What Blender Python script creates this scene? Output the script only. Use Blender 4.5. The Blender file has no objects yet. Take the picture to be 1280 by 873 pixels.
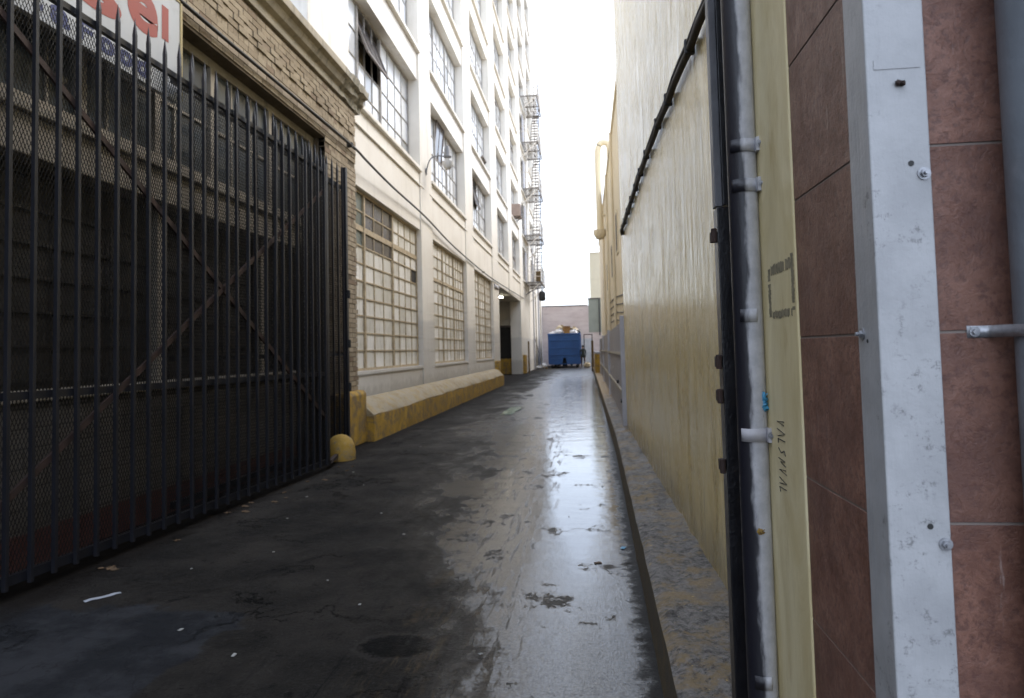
import bpy, math, random
from math import sin, cos, pi, radians, hypot, atan2
from mathutils import Vector, Matrix, noise as mnoise

R = random.Random(11)
SC = bpy.context.scene
COL = SC.collection

# ------------------------------------------------------------------ mesh helper
class MB:
    """collects boxes, bars, tubes and prisms; build() links them as ONE mesh object"""
    def __init__(s): s.v = []; s.f = []; s.m = []
    def add(s, vs, fs, mi=0):
        b = len(s.v); s.v += [tuple(p) for p in vs]
        s.f += [tuple(b + i for i in f) for f in fs]; s.m += [mi] * len(fs); return s
    def box(s, x0, x1, y0, y1, z0, z1, mi=0):
        return s.add([(x0,y0,z0),(x1,y0,z0),(x1,y1,z0),(x0,y1,z0),(x0,y0,z1),(x1,y0,z1),(x1,y1,z1),(x0,y1,z1)],
                     [(3,2,1,0),(4,5,6,7),(0,1,5,4),(1,2,6,5),(2,3,7,6),(3,0,4,7)], mi)
    def quad(s, a, b, c, d, mi=0): return s.add([a,b,c,d], [(0,1,2,3)], mi)
    def frame_of(s, d):
        d = Vector(d).normalized()
        u = Vector((0,0,1)) if abs(d.z) < .95 else Vector((1,0,0))
        a = d.cross(u).normalized(); return a, a.cross(d).normalized()
    def bar(s, p, q, w, h=None, mi=0):
        h = h or w; p, q = Vector(p), Vector(q); a, b = s.frame_of(q - p)
        c = [a*w/2+b*h/2, -a*w/2+b*h/2, -a*w/2-b*h/2, a*w/2-b*h/2]
        return s.add([p+k for k in c]+[q+k for k in c],
                     [(3,2,1,0),(4,5,6,7),(0,1,5,4),(1,2,6,5),(2,3,7,6),(3,0,4,7)], mi)
    def tube(s, pts, r, n=10, mi=0, wob=0):
        pts = [Vector(p) for p in pts]; rs = r if isinstance(r, (list, tuple)) else [r]*len(pts)
        vs = []; fs = []; pa = None
        for i, p in enumerate(pts):
            d = (pts[min(i+1, len(pts)-1)] - pts[max(i-1, 0)])
            a, b = s.frame_of(d)
            if pa is not None and abs(a.dot(pa)) < .98:
                dn = d.normalized(); a = (pa - dn*pa.dot(dn)).normalized(); b = a.cross(dn).normalized()
            pa = a
            for k in range(n):
                t = 2*pi*k/n; rr = rs[i]*(1+wob*R.uniform(-1,1)); vs.append(p + a*cos(t)*rr + b*sin(t)*rr)
        for i in range(len(pts)-1):
            for k in range(n):
                k2 = (k+1) % n; fs.append((i*n+k, i*n+k2, (i+1)*n+k2, (i+1)*n+k))
        fs.append(tuple(range(n-1, -1, -1))); e = (len(pts)-1)*n; fs.append(tuple(e+k for k in range(n)))
        return s.add(vs, fs, mi)
    def lathe(s, prof, c, n=20, mi=0):
        c = Vector(c); vs = []; fs = []
        for r, z in prof:
            for k in range(n):
                t = 2*pi*k/n; vs.append(c + Vector((r*cos(t), r*sin(t), z)))
        for i in range(len(prof)-1):
            for k in range(n):
                k2 = (k+1) % n; fs.append((i*n+k, i*n+k2, (i+1)*n+k2, (i+1)*n+k))
        fs.append(tuple(range(n-1,-1,-1))); e = (len(prof)-1)*n; fs.append(tuple(e+k for k in range(n)))
        return s.add(vs, fs, mi)
    def prism(s, poly, y0, y1, mi=0):        # polygon of (x, z) drawn out along y
        n = len(poly); vs = [(x,y0,z) for x,z in poly] + [(x,y1,z) for x,z in poly]
        fs = [(i,(i+1)%n,n+(i+1)%n,n+i) for i in range(n)] + [tuple(range(n-1,-1,-1)), tuple(range(n,2*n))]
        return s.add(vs, fs, mi)
    def prismx(s, poly, x0, x1, mi=0):       # polygon of (y, z) drawn out along x
        n = len(poly); vs = [(x0,y,z) for y,z in poly] + [(x1,y,z) for y,z in poly]
        fs = [(i,(i+1)%n,n+(i+1)%n,n+i) for i in range(n)] + [tuple(range(n-1,-1,-1)), tuple(range(n,2*n))]
        return s.add(vs, fs, mi)
    def blob(s, c, r, seed=0, amp=.2, f=2.0, nu=14, nv=9, flat=1.0, mi=0):
        c = Vector(c); vs = []; fs = []
        for j in range(nv+1):
            ph = pi*j/nv
            for i in range(nu):
                th = 2*pi*i/nu
                d = Vector((sin(ph)*cos(th), sin(ph)*sin(th), cos(ph)))
                k = 1 + amp*mnoise.noise(d*f + Vector((seed*3.1, seed*1.7, 0)))*2
                vs.append(c + Vector((d.x*r[0]*k, d.y*r[1]*k, d.z*r[2]*k)))
        for j in range(nv):
            for i in range(nu):
                i2 = (i+1) % nu; fs.append((j*nu+i, (j+1)*nu+i, (j+1)*nu+i2, j*nu+i2))
        return s.add(vs, fs, mi)
    def prismz(s, poly, z0, z1, mi=0):
        n = len(poly); vs = [(x,y,z0) for x,y in poly] + [(x,y,z1) for x,y in poly]
        return s.add(vs, [(i,(i+1)%n,n+(i+1)%n,n+i) for i in range(n)] + [tuple(range(n-1,-1,-1)), tuple(range(n,2*n))], mi)
    def near(s, k=.77, h=1.45):             # street-corner pieces were first measured at a larger scale
        s.v = [(x*k, y*k, h+(z-h)*k) for x, y, z in s.v]; return s
    def build(s, name, mat, parent=None, loc=None, bevel=0, smooth=0, seg=2):
        o_ = Vector(W[parent.name]) if parent else Vector(loc or (0,0,0))
        me = bpy.data.meshes.new(name)
        me.from_pydata([tuple(Vector(p) - o_) for p in s.v], [], s.f)
        for mm in (mat if isinstance(mat, (list, tuple)) else [mat]): me.materials.append(mm)
        if any(s.m): me.polygons.foreach_set('material_index', s.m)
        me.update()
        if smooth:
            me.polygons.foreach_set('use_smooth', [True]*len(me.polygons)); me.set_sharp_from_angle(angle=radians(smooth))
        ob = bpy.data.objects.new(name, me); COL.objects.link(ob)
        if parent: ob.parent = parent
        else: ob.location = o_
        W[ob.name] = tuple(o_)
        if bevel:
            b = ob.modifiers.new('Bevel', 'BEVEL'); b.width = bevel; b.segments = seg; b.limit_method = 'ANGLE'; b.angle_limit = radians(35)
        return ob
W = {}
def tag(o, label=None, cat=None, group=None, kind=None):
    if label: o['label'] = label
    if cat: o['category'] = cat
    if group: o['group'] = group
    if kind: o['kind'] = kind
    return o
def thing(name, label, cat, loc=(0,0,0), group=None):
    o = bpy.data.objects.new(name, None); COL.objects.link(o); o.location = loc; o.empty_display_size = .2
    W[o.name] = tuple(loc); return tag(o, label, cat, group)
def kids(o): return [c for c in bpy.data.objects if c.parent == o]
def copy_tree(o, parent=None):
    c = o.copy(); COL.objects.link(c); W[c.name] = W[o.name]
    if parent: c.parent = parent
    for k in kids(o): copy_tree(k, c)
    return c

# ------------------------------------------------------------------ material helper
class NT:
    def __init__(s, name):
        s.mat = bpy.data.materials.new(name); s.mat.use_nodes = True; s.t = s.mat.node_tree
        s.t.nodes.clear(); s.out = s.t.nodes.new('ShaderNodeOutputMaterial')
        s.P = s.n('ShaderNodeBsdfPrincipled'); s.t.links.new(s.P.outputs[0], s.out.inputs[0])
    def put(s, sock, val):
        if isinstance(val, bpy.types.NodeSocket): s.t.links.new(val, sock)
        elif val is not None:
            if sock.type == 'RGBA' and not isinstance(val, (int, float)) and len(val) == 3: val = (*val, 1)
            if sock.type == 'RGBA' and isinstance(val, (int, float)): val = (val, val, val, 1)
            sock.default_value = val
    def n(s, typ, ins=None, **props):
        nd = s.t.nodes.new(typ)
        for k, v in props.items(): setattr(nd, k, v)
        for k, v in (ins or {}).items(): s.put(nd.inputs[k], v)
        return nd
    def m(s, op, a, b=None, c=None, clamp=False):
        nd = s.n('ShaderNodeMath', operation=op, use_clamp=clamp)
        for i, v in enumerate((a, b, c)):
            if v is not None: s.put(nd.inputs[i], v)
        return nd.outputs[0]
    def mix(s, f, a, b, mode='MIX'):
        nd = s.n('ShaderNodeMix', data_type='RGBA', blend_type=mode)
        s.put(nd.inputs[0], f); s.put(nd.inputs[6], a); s.put(nd.inputs[7], b); return nd.outputs[2]
    def rng(s, v, a, b, c=0.0, d=1.0, smooth=True):
        nd = s.n('ShaderNodeMapRange', interpolation_type='SMOOTHSTEP' if smooth else 'LINEAR')
        for i, x in enumerate((v, a, b, c, d)): s.put(nd.inputs[i], x)
        return nd.outputs[0]
    def co(s): return s.n('ShaderNodeTexCoord').outputs['Object']
    def sc(s, vec, k): return s.n('ShaderNodeVectorMath', {0: vec, 1: k}, operation='MULTIPLY').outputs[0]
    def xyz(s, vec): return s.n('ShaderNodeSeparateXYZ', {0: vec}).outputs
    def noise(s, vec, scale, detail=4, rough=.55, dist=0):
        return s.n('ShaderNodeTexNoise', {'Vector': vec, 'Scale': scale, 'Detail': detail, 'Roughness': rough, 'Distortion': dist}).outputs[0]
    def bump(s, h, strength, dist=.01, normal=None):
        return s.n('ShaderNodeBump', {'Height': h, 'Strength': strength, 'Distance': dist, 'Normal': normal}).outputs[0]
    def isl(s): return s.n('ShaderNodeNewGeometry').outputs['Random Per Island']
    def set(s, col=None, rough=None, normal=None, metal=None, spec=None, **kw):
        for k, v in (('Base Color', col), ('Roughness', rough), ('Normal', normal), ('Metallic', metal), ('Specular IOR Level', spec)):
            s.put(s.P.inputs[k], v)
        for k, v in kw.items(): s.put(s.P.inputs[k.replace('_', ' ')], v)
        return s.mat

def paint(name, col, rough=.5, var=.12, dirt=None, dirt_amt=.35, scale=3.0, bump=.15, fine=60, metal=0, streak=False, spec=None):
    """a painted or plain surface with blotches, grime and a little relief"""
    t = NT(name); P = t.co()
    a = t.noise(P, scale, 6, .6)
    c = t.mix(t.rng(a, .3, .7), tuple(k*(1-var) for k in col), tuple(min(1, k*(1+var)) for k in col))
    if dirt:
        q = t.sc(P, (1, 1, .18)) if streak else P
        c = t.mix(t.m('MULTIPLY', t.rng(t.noise(q, scale*1.7, 8, .68), .5, .72), dirt_amt), c, dirt)
    h = t.noise(P, fine, 4, .6)
    return t.set(c, t.rng(a, .2, .8, rough*.85, min(1, rough*1.15)), t.bump(h, bump, .006), metal, spec)

M = {}
M['white'] = None
def m_white():
    t = NT('white_wall_paint'); P = t.co(); x, y, z = t.xyz(P)
    a = t.noise(P, .7, 6, .6); b = t.noise(t.sc(P, (1, 1.2, .14)), 2.6, 8, .7)
    c = t.mix(t.rng(a, .3, .7), (.71,.662,.585), (.80,.76,.69))
    c = t.mix(t.m('MULTIPLY', t.rng(b, .5, .75), .38), c, (.33,.29,.23))
    spots = t.rng(t.noise(P, 9, 8, .75), .66, .72)
    c = t.mix(t.m('MULTIPLY', spots, .5), c, (.26,.24,.21))
    # grey repaint on the lowest two metres and a dirty foot
    edge = t.m('ADD', z, t.m('MULTIPLY', t.noise(P, 2, 3), .12))
    low = t.m('SUBTRACT', 1.0, t.rng(edge, 2.22, 2.36)); c = t.mix(t.m('MULTIPLY', low, .5), c, (.47,.46,.45))
    foot = t.m('SUBTRACT', 1.0, t.rng(t.m('ADD', z, t.m('MULTIPLY', t.noise(P, 5, 5), .5)), .95, 1.2))
    c = t.mix(t.m('MULTIPLY', foot, .35), c, (.2,.18,.15))
    h = t.m('ADD', t.m('MULTIPLY', t.noise(P, 3.5, 5), .6), t.m('MULTIPLY', t.noise(P, 40, 3), .25))
    return t.set(c, .62, t.bump(h, .35, .02))
M['white'] = m_white()

def m_brick():
    t = NT('tan_brick'); P = t.co(); r = t.isl()
    c = t.mix(r, (.2652,.2106,.1443), (.3900,.3237,.2340))
    c = t.mix(t.rng(t.m('FRACT', t.m('MULTIPLY', r, 37.3)), .90, .97), c, (.22,.16,.11))
    soot = t.rng(t.noise(P, .8, 7, .65), .45, .7); c = t.mix(t.m('MULTIPLY', soot, .4), c, (.20,.165,.12))
    c = t.mix(t.rng(t.noise(P, 22, 4, .7), .5, .8), c, (.16,.13,.10))
    return t.set(c, .85, t.bump(t.noise(P, 45, 5, .7), .5, .008), spec=.25)
M['brick'] = m_brick()
M['mortar'] = paint('mortar', (.1425,.1162,.0863), .95, .2, (.0750,.0638,.0488), .5, 4, .4, 50, spec=.1)
M['stone'] = paint('cornice_stone', (.3840,.3360,.2600), .85, .18, (.0960,.0920,.0720), .65, 2.5, .6, 25, streak=True)
M['stone_bad'] = paint('crumbled_cornice', (.30,.27,.21), .95, .35, (.05,.06,.055), .8, 9, 1, 18)
M['lintel'] = paint('lintel_concrete', (.3312,.2952,.2448), .8, .15, (.1152,.1008,.0828), .55, 3, .4, 40, streak=True)

def m_block():
    t = NT('painted_block_wall'); P = t.co(); x, y, z = t.xyz(P)
    v = t.n('ShaderNodeCombineXYZ', {0: y, 1: z, 2: 0.0}).outputs[0]
    b = t.n('ShaderNodeTexBrick', {'Vector': v, 'Color1': (.145,.13,.115,1), 'Color2': (.12,.108,.097,1), 'Mortar': (.07,.063,.056,1),
             'Scale': 1.0, 'Mortar Size': .006, 'Brick Width': .42, 'Row Height': .14})
    c = t.mix(t.m('MULTIPLY', t.rng(t.noise(P, 2, 7, .65), .45, .75), .6), b.outputs[0], (.06,.055,.05))
    red = t.m('SUBTRACT', 1.0, t.rng(t.m('ADD', z, t.m('MULTIPLY', t.noise(P, 4, 4), .05)), .27, .29))
    c = t.mix(t.m('MULTIPLY', red, .85), c, (.085,.022,.02))
    return t.set(c, .8, t.bump(t.m('SUBTRACT', 1.0, b.outputs[1]), .6, .01))
M['block'] = m_block()
M['dark'] = paint('dark_opening_boards', (.022,.02,.018), .7, .3, (.01,.01,.01), .6, 2, .2, 30)
M['dark_slat'] = paint('dark_shutter_metal', (.0248,.0220,.0198), .55, .3, (.0303,.0193,.0138), .6, 3, .3, 30)

def m_glass(name, cols, rough=(.06, .3), dark=.06):
    t = NT(name); P = t.co(); r = t.isl(); r2 = t.m('FRACT', t.m('MULTIPLY', r, 91.7))
    c = t.mix(t.rng(r, .55, .95), cols[0], cols[1])
    c = t.mix(t.rng(r2, 1-dark-.01, 1-dark), c, cols[2])
    c = t.mix(t.m('MULTIPLY', t.rng(t.noise(P, 5, 6, .65), .5, .75), .4), c, tuple(k*.55 for k in cols[0]))
    h = t.noise(P, 1.6, 3, .5)
    return t.set(c, t.rng(r2, 0, 1, rough[0], rough[1], False), t.bump(h, .12, .02), spec=.6)
M['pane'] = m_glass('wired_window_glass', [(.80,.82,.84), (.60,.61,.62), (.34,.35,.35)], (.05,.28), .1)
M['pane_green'] = m_glass('dusty_green_glass', [(.17,.20,.19), (.13,.155,.15), (.09,.1,.1)])
M['pane_violet'] = m_glass('dusty_grey_glass', [(.085,.08,.085), (.075,.07,.075), (.05,.05,.05)])
M['pane_blue'] = m_glass('blue_grey_glass', [(.0975,.1125,.1275), (.0675,.0788,.0900), (.0375,.0450,.0525)], (.08,.25))  # bluish dark grey is the glass's own tint
M['board'] = None
def m_board():
    t = NT('painted_over_panes'); P = t.co(); r = t.isl()
    c = t.mix(t.rng(r, 0, 1, 0, 1, False), (.60,.575,.51), (.84,.82,.78)); c = t.mix(t.rng(t.m('FRACT', t.m('MULTIPLY', r, 53.1)), .93, .95, 0, .8), c, (.30,.26,.2))
    c = t.mix(t.m('MULTIPLY', t.rng(t.noise(t.sc(P, (1,1,.3)), 6, 8, .75), .48, .68), .6), c, (.36,.31,.22))
    return t.set(c, .5, t.bump(t.noise(P, 8, 4), .3, .01))
M['board'] = m_board()
M['muntin'] = paint('tan_sash_paint', (.44,.355,.235), .65, .2, (.17,.10,.055), .6, 8, .3, 60)
M['sash'] = paint('pale_sash_paint', (.33,.31,.285), .6, .18, (.17,.13,.09), .55, 6, .3, 60)
M['sash_dark'] = paint('dark_sash_paint', (.17,.14,.12), .6, .2, (.08,.06,.05), .5, 6, .3, 60)
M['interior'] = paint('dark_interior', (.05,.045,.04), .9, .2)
M['gate'] = paint('blue_black_gate_paint', (.0130,.0136,.0180), .38, .2, (.0248,.0205,.0186), .35, 7, .25, 90, spec=.45)
M['mesh'] = paint('blackened_mesh_steel', (.0108,.0108,.0120), .5, .25, (.0300,.0180,.0120), .5, 2.5, 0, 60)
M['rust'] = paint('rusted_steel', (.0350,.0189,.0147), .8, .35, (.0140,.0098,.0091), .6, 9, .6, 50)
M['yellow'] = None
def m_yellow(name, base, worn, amt=(.55,.68), worn2=(.16,.14,.11)):
    t = NT(name); P = t.co()
    c = t.mix(t.rng(t.noise(P, 2.2, 8, .68), .3, .7), tuple(k*.66 for k in base), tuple(k*1.12 for k in base))
    c = t.mix(t.rng(t.noise(P, 4.5, 10, .78), amt[0]-.04, amt[1]-.05), c, worn)
    c = t.mix(t.m('MULTIPLY', t.rng(t.noise(P, 8, 10, .80), .57, .63), .85), c, worn2)
    c = t.mix(t.m('MULTIPLY', t.rng(t.noise(t.sc(P, (1, .5, 3)), 5, 9, .78), .60, .66), .7), c, (.07,.06,.05))
    c = t.mix(t.m('MULTIPLY', t.rng(t.noise(P, 40, 4, .7), .62, .70), .5), c, (.12,.10,.07))
    h = t.m('ADD', t.noise(P, 14, 8, .75), t.m('MULTIPLY', t.noise(P, 60, 4, .7), .5))
    return t.set(c, .72, t.bump(h, .8, .03))
M['yellow'] = m_yellow('worn_yellow_paint', (.52,.31,.038), (.2430,.1620,.0675), (.50,.62))
M['yellow_worn'] = m_yellow('rubbed_yellow_concrete', (.41,.285,.115), (.38,.315,.215), (.42,.60), (.48,.37,.09))
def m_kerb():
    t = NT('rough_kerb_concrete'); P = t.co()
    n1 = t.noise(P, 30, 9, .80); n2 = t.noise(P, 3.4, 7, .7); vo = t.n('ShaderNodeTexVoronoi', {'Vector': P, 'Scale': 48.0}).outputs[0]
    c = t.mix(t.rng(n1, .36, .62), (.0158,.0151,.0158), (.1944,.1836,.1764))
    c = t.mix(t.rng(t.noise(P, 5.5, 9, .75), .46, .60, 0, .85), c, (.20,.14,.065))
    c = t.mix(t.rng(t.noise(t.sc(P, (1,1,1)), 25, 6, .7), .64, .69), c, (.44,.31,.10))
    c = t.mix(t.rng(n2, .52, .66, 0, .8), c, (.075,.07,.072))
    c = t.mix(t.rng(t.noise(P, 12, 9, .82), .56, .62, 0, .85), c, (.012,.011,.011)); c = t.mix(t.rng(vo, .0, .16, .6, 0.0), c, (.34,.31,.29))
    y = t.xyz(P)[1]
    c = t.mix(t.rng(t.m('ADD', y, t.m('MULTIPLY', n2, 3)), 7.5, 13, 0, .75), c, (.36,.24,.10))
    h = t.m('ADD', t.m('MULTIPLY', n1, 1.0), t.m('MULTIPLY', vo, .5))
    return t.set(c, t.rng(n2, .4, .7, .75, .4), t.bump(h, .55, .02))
M['kerb'] = m_kerb()
M['guard'] = m_yellow('scuffed_yellow_dome', (.50,.31,.05), (.38,.27,.12), (.52,.66))
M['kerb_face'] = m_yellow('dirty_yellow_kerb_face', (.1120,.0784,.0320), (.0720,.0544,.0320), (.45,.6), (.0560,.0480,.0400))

def m_plaster():
    t = NT('yellow_brushed_plaster'); P = t.co(); x, y, z = t.xyz(P)
    st = t.noise(t.sc(P, (4, 4, .9)), 2.2, 9, .70, .8)
    big = t.noise(t.sc(P, (1, 1, .8)), 1.1, 7, .65)
    c = t.mix(t.rng(st, .32, .70), (.52,.37,.115), (.79,.635,.31))
    c = t.mix(t.rng(big, .42, .62, 0, .5), c, (.60,.51,.31))
    c = t.mix(t.m('MULTIPLY', t.rng(t.noise(t.sc(P,(2,2,.8)), 2.3, 9, .74), .54, .66), .55), c, (.36,.28,.13))
    c = t.mix(t.m('MULTIPLY', t.rng(t.noise(t.sc(P,(3,3,.35)), 4.3, 9, .76), .60, .68), .5), c, (.25,.21,.14))
    foot = t.m('SUBTRACT', 1.0, t.rng(t.m('ADD', z, t.m('MULTIPLY', t.m('SUBTRACT', t.noise(P, 4, 7, .7), .5), .5)), .32, .62))
    c = t.mix(t.m('MULTIPLY', foot, .5), c, (.20,.165,.10))
    pock = t.rng(t.noise(P, 21, 5, .7), .70, .73); c = t.mix(t.m('MULTIPLY', pock, .7), c, (.12,.10,.07))
    h = t.m('ADD', t.m('ADD', t.noise(t.sc(P, (4, 4, .8)), 2.0, 6, .6, .6), t.m('MULTIPLY', t.noise(P, 6, 6, .65), .45)), t.m('MULTIPLY', t.noise(P, 34, 4), .10))
    return t.set(c, t.rng(st, .3, .7, .30, .16), t.bump(h, .30, .035), spec=.5)
M['plaster'] = m_plaster()
def m_strip():
    t = NT('yellow_pillar_plaster'); P = t.co()
    st = t.noise(t.sc(P, (3, 3, 1.1)), 2.6, 8, .68, .8)
    c = t.mix(t.rng(st, .3, .72), (.64,.53,.28), (.80,.70,.44))
    c = t.mix(t.m('MULTIPLY', t.rng(t.noise(t.sc(P, (3,3,.9)), 3.0, 7, .7), .55, .75), .5), c, (.42,.29,.09))
    return t.set(c, .5, t.bump(t.noise(t.sc(P, (3,3,.6)), 18, 5, .6), .3, .006))
M['strip'] = m_strip()
def m_tile():
    t = NT('brown_slate_tile'); P = t.co(); r = t.isl()
    n1 = t.noise(P, 13, 9, .72, .25); n2 = t.noise(P, 75, 6, .75)
    c = t.mix(t.rng(n1, .3, .7), (.135,.056,.037), (.275,.135,.095))
    c = t.mix(t.m('MULTIPLY', r, .55), c, (.15,.072,.05))
    c = t.mix(t.rng(n2, .38, .52, .75, 0), c, (.10,.045,.035)); c = t.mix(t.rng(t.noise(P, 5, 7, .7, .6), .46, .68, 0, .6), c, (.125,.06,.048))
    sc_ = t.rng(t.noise(t.sc(P, (14, 14, 1.6)), 2.5, 8, .78), .62, .70); c = t.mix(t.m('MULTIPLY', sc_, .5), c, (.42,.34,.31))
    rid = t.m('ABSOLUTE', t.m('SUBTRACT', t.noise(P, 15, 6, .65, .8), .5))
    h = t.m('ADD', t.m('ADD', t.m('MULTIPLY', n1, .7), t.m('MULTIPLY', t.rng(rid, 0, .02), .08)), t.m('MULTIPLY', n2, .35))
    return t.set(c, t.rng(n1, .3, .7, .5, .36), t.bump(h, .6, .009))
M['tile'] = m_tile()
M['grout'] = paint('grey_grout', (.2376,.2016,.1800), .9, .2)
M['angle'] = None
def m_angle():
    t = NT('scuffed_grey_steel_paint'); P = t.co()
    a = t.noise(P, 9, 6, .6); c = t.mix(t.rng(a, .3, .7), (.335,.34,.35), (.42,.425,.435))
    s1 = t.rng(t.noise(t.sc(P, (6, 6, 1)), 9, 8, .8), .60, .68); c = t.mix(t.m('MULTIPLY', s1, .5), c, (.27,.27,.28))
    s2 = t.rng(t.noise(P, 30, 9, .86), .54, .60); s2 = t.m('MULTIPLY', s2, t.rng(t.noise(P, 5, 3), .5, .58)); c = t.mix(t.m('MULTIPLY', s2, .75), c, (.12,.12,.12))
    h = t.m('ADD', t.noise(t.sc(P, (3,3,.5)), 14, 5), t.m('MULTIPLY', t.noise(P, 70, 4, .7), .5))
    return t.set(c, .42, t.bump(h, .35, .006))
M['angle'] = m_angle()
M['galv'] = paint('galvanised_steel', (.3360,.3440,.3680), .38, .2, (.1600,.1600,.1600), .4, 20, .3, 90, metal=.55)
M['grey_pipe'] = paint('blue_grey_pipe_paint', (.1440,.1620,.1836), .4, .12, (.3024,.3096,.3168), .3, 7, .2, 60)
def m_pipe():
    # silver paint with black overspray on the side nearest the black post
    t = NT('silver_pipe_with_overspray'); P = t.co(); x, y, z = t.xyz(P)
    wob = t.noise(t.sc(P, (4, 4, 1)), 4.5, 5, .6)
    k = t.m('ADD', t.m('ADD', x, t.m('MULTIPLY', y, -.25)), t.m('MULTIPLY', t.m('SUBTRACT', wob, .5), .055))
    c = t.mix(t.rng(t.noise(P, 26, 6, .65), .3, .7), (.3900,.3939,.4212), (.5148,.5187,.5460))
    c = t.mix(t.m('MULTIPLY', t.rng(t.noise(P, 60, 6, .75), .64, .70), .8), c, (.08,.08,.085))
    f = t.m('SUBTRACT', t.rng(k, -.045, .018), 0.0)
    f = t.m('SUBTRACT', 1.0, t.rng(k, -.004, .010)); c = t.mix(f, c, (.013,.013,.019))
    return t.set(c, .42, t.bump(t.noise(t.sc(P, (1,1,.5)), 45, 6, .65), .45, .004))
M['pipe'] = None
M['post'] = paint('black_post_paint', (.0049,.0049,.0077), .32, .2, (.0245,.0210,.0210), .4, 12, .3, 80)
M['post_grey'] = paint('grey_upper_post_paint', (.1050,.1050,.1155), .45, .15, (.0350,.0350,.0385), .5, 8, .2, 80)
M['cable'] = paint('black_cable_sheath', (.0176,.0168,.0160), .6, .3, (.0480,.0400,.0320), .5, 9, .2, 40)
M['conduit'] = paint('weathered_dark_conduit', (.0420,.0371,.0322), .65, .35, (.0980,.0840,.0630), .5, 12, .5, 40)
M['blue'] = None
def m_blue():
    t = NT('scratched_blue_dumpster_paint'); P = t.co()
    c = t.mix(t.rng(t.noise(P, 1.2, 6, .6), .3, .7), (.010,.062,.215), (.016,.085,.28))
    c = t.mix(t.rng(t.noise(t.sc(P, (1,1,2.2)), 5, 8, .75), .62, .68, 0, .7), c, (.12,.16,.22))
    c = t.mix(t.rng(t.noise(P, 7, 8, .75), .66, .7, 0, .8), c, (.07,.04,.03))
    return t.set(c, .45, t.bump(t.noise(P, 3, 4), .3, .02))
M['blue'] = m_blue()
M['black'] = paint('grimy_black_steel', (.02,.02,.02), .6, .3)
M['pink'] = None
def m_pink():
    t = NT('stained_pink_wall'); P = t.co(); x, y, z = t.xyz(P)
    c = t.mix(t.rng(t.noise(t.sc(P, (1,1,2.5)), .7, 7, .65), .3, .7), (.45,.375,.36), (.55,.475,.455))
    c = t.mix(t.rng(t.noise(t.sc(P, (1,1,1.8)), 2.1, 8, .7), .56, .66, 0, .5), c, (.28,.23,.225))
    c = t.mix(t.rng(t.noise(t.sc(P, (.25,1,3)), 1.1, 3, .5), .52, .56, 0, .4), c, (.56,.50,.47))
    return t.set(c, .85, t.bump(t.noise(P, 5, 5), .4, .02))
M['pink'] = m_pink()
M['sage'] = paint('sage_painted_sheet', (.2295,.2465,.2125), .7, .1, (.1445,.1530,.1360), .4, 1.2, .2, 12, streak=True)
M['coping'] = paint('dark_coping', (.07,.065,.06), .8, .2)
M['cream'] = paint('cream_building_paint', (.70,.60,.42), .7, .1, (.40,.30,.16), .5, .5, .2, 8, streak=True)
M['cream2'] = paint('butter_building_paint', (.74,.64,.45), .7, .06, (.55,.44,.26), .3, .4, .1, 8)
M['fence'] = paint('lilac_grey_sheet_paint', (.2975,.2762,.2762), .55, .08, (.1700,.1530,.1487), .35, 1.8, .15, 30, streak=True)
M['fence_post'] = paint('pale_fence_post_paint', (.4250,.4165,.4420), .5, .08, (.2125,.1955,.1870), .3, 4, .1, 30)
M['card'] = paint('brown_cardboard', (.34,.20,.085), .85, .15, (.2,.11,.05), .4, 3)
M['bag_white'] = paint('white_bin_bag', (.62,.62,.64), .3, .1, (.4,.4,.42), .3, 5, .5, 12)
M['bag_black'] = paint('black_bin_bag', (.02,.02,.022), .25, .2, None, 0, 5, .5, 12)
M['bag_tan'] = paint('tan_sacking', (.42,.35,.24), .8, .2, (.25,.2,.13), .4, 5, .5, 12)
M['paper'] = paint('wet_paper', (.3850,.3990,.4480), .6, .15, (.2450,.2520,.2800), .4, 20)
M['scrap'] = paint('litter_scrap', (.34,.33,.31), .7, .2)
M['green'] = paint('green_reflection_sheet', (.20,.30,.24), .15, .4, (.55,.6,.56), .6, 9, .6, 18)  # tint of the dock's reflection, laid down as a sheet
M['bluebit'] = paint('blue_plastic', (.05,.25,.42), .4, .2)
M['leaf'] = paint('dead_leaf', (.10,.06,.03), .8, .3)
M['wood'] = paint('old_brown_wood', (.13,.085,.035), .8, .2, (.06,.04,.02), .5, 5, .4, 30, streak=True)
M['plank'] = paint('grey_weathered_board', (.14,.135,.13), .8, .2, (.07,.065,.06), .5, 5, .4, 30, streak=True)
M['sign'] = paint('white_sign_face', (.4320,.4464,.4608), .45, .04, (.2520,.2448,.2304), .25, 3, .05, 40)
M['sign_edge'] = paint('yellowed_sign_edge', (.3600,.2880,.1280), .6, .15)
M['red'] = paint('sign_red', (.2700,.0413,.0225), .5, .08)
M['navy'] = paint('sign_navy', (.02,.03,.12), .5, .08)
M['skin'] = paint('skin', (.22,.13,.09), .6, .05)
M['jacket'] = paint('dark_green_jacket', (.025,.032,.03), .8, .1)
M['trousers'] = paint('dark_trousers', (.035,.025,.024), .85, .1)
M['hair'] = paint('black_hair', (.012,.011,.01), .6, .1)
M['lampglass'] = paint('milky_lamp_glass', (.55,.54,.53), .2, .05)
M['lampmetal'] = paint('grey_lamp_metal', (.19,.19,.20), .5, .15)
M['tape'] = None
def m_tape():
    t = NT('old_tape_glue'); P = t.co()
    c = t.mix(t.rng(t.noise(P, 60, 6, .8), .35, .65), (.17,.145,.085), (.30,.26,.17))
    return t.set(c, .9)
M['tape'] = m_tape()
M['ink'] = paint('black_marker_ink', (.035,.033,.03), .7, .2)
tt = NT('lit_fluorescent_tube'); M['lit'] = tt.set((.9,.9,.8), .4, Emission_Color=(1,.93,.75,1), Emission_Strength=16.0)

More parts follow.
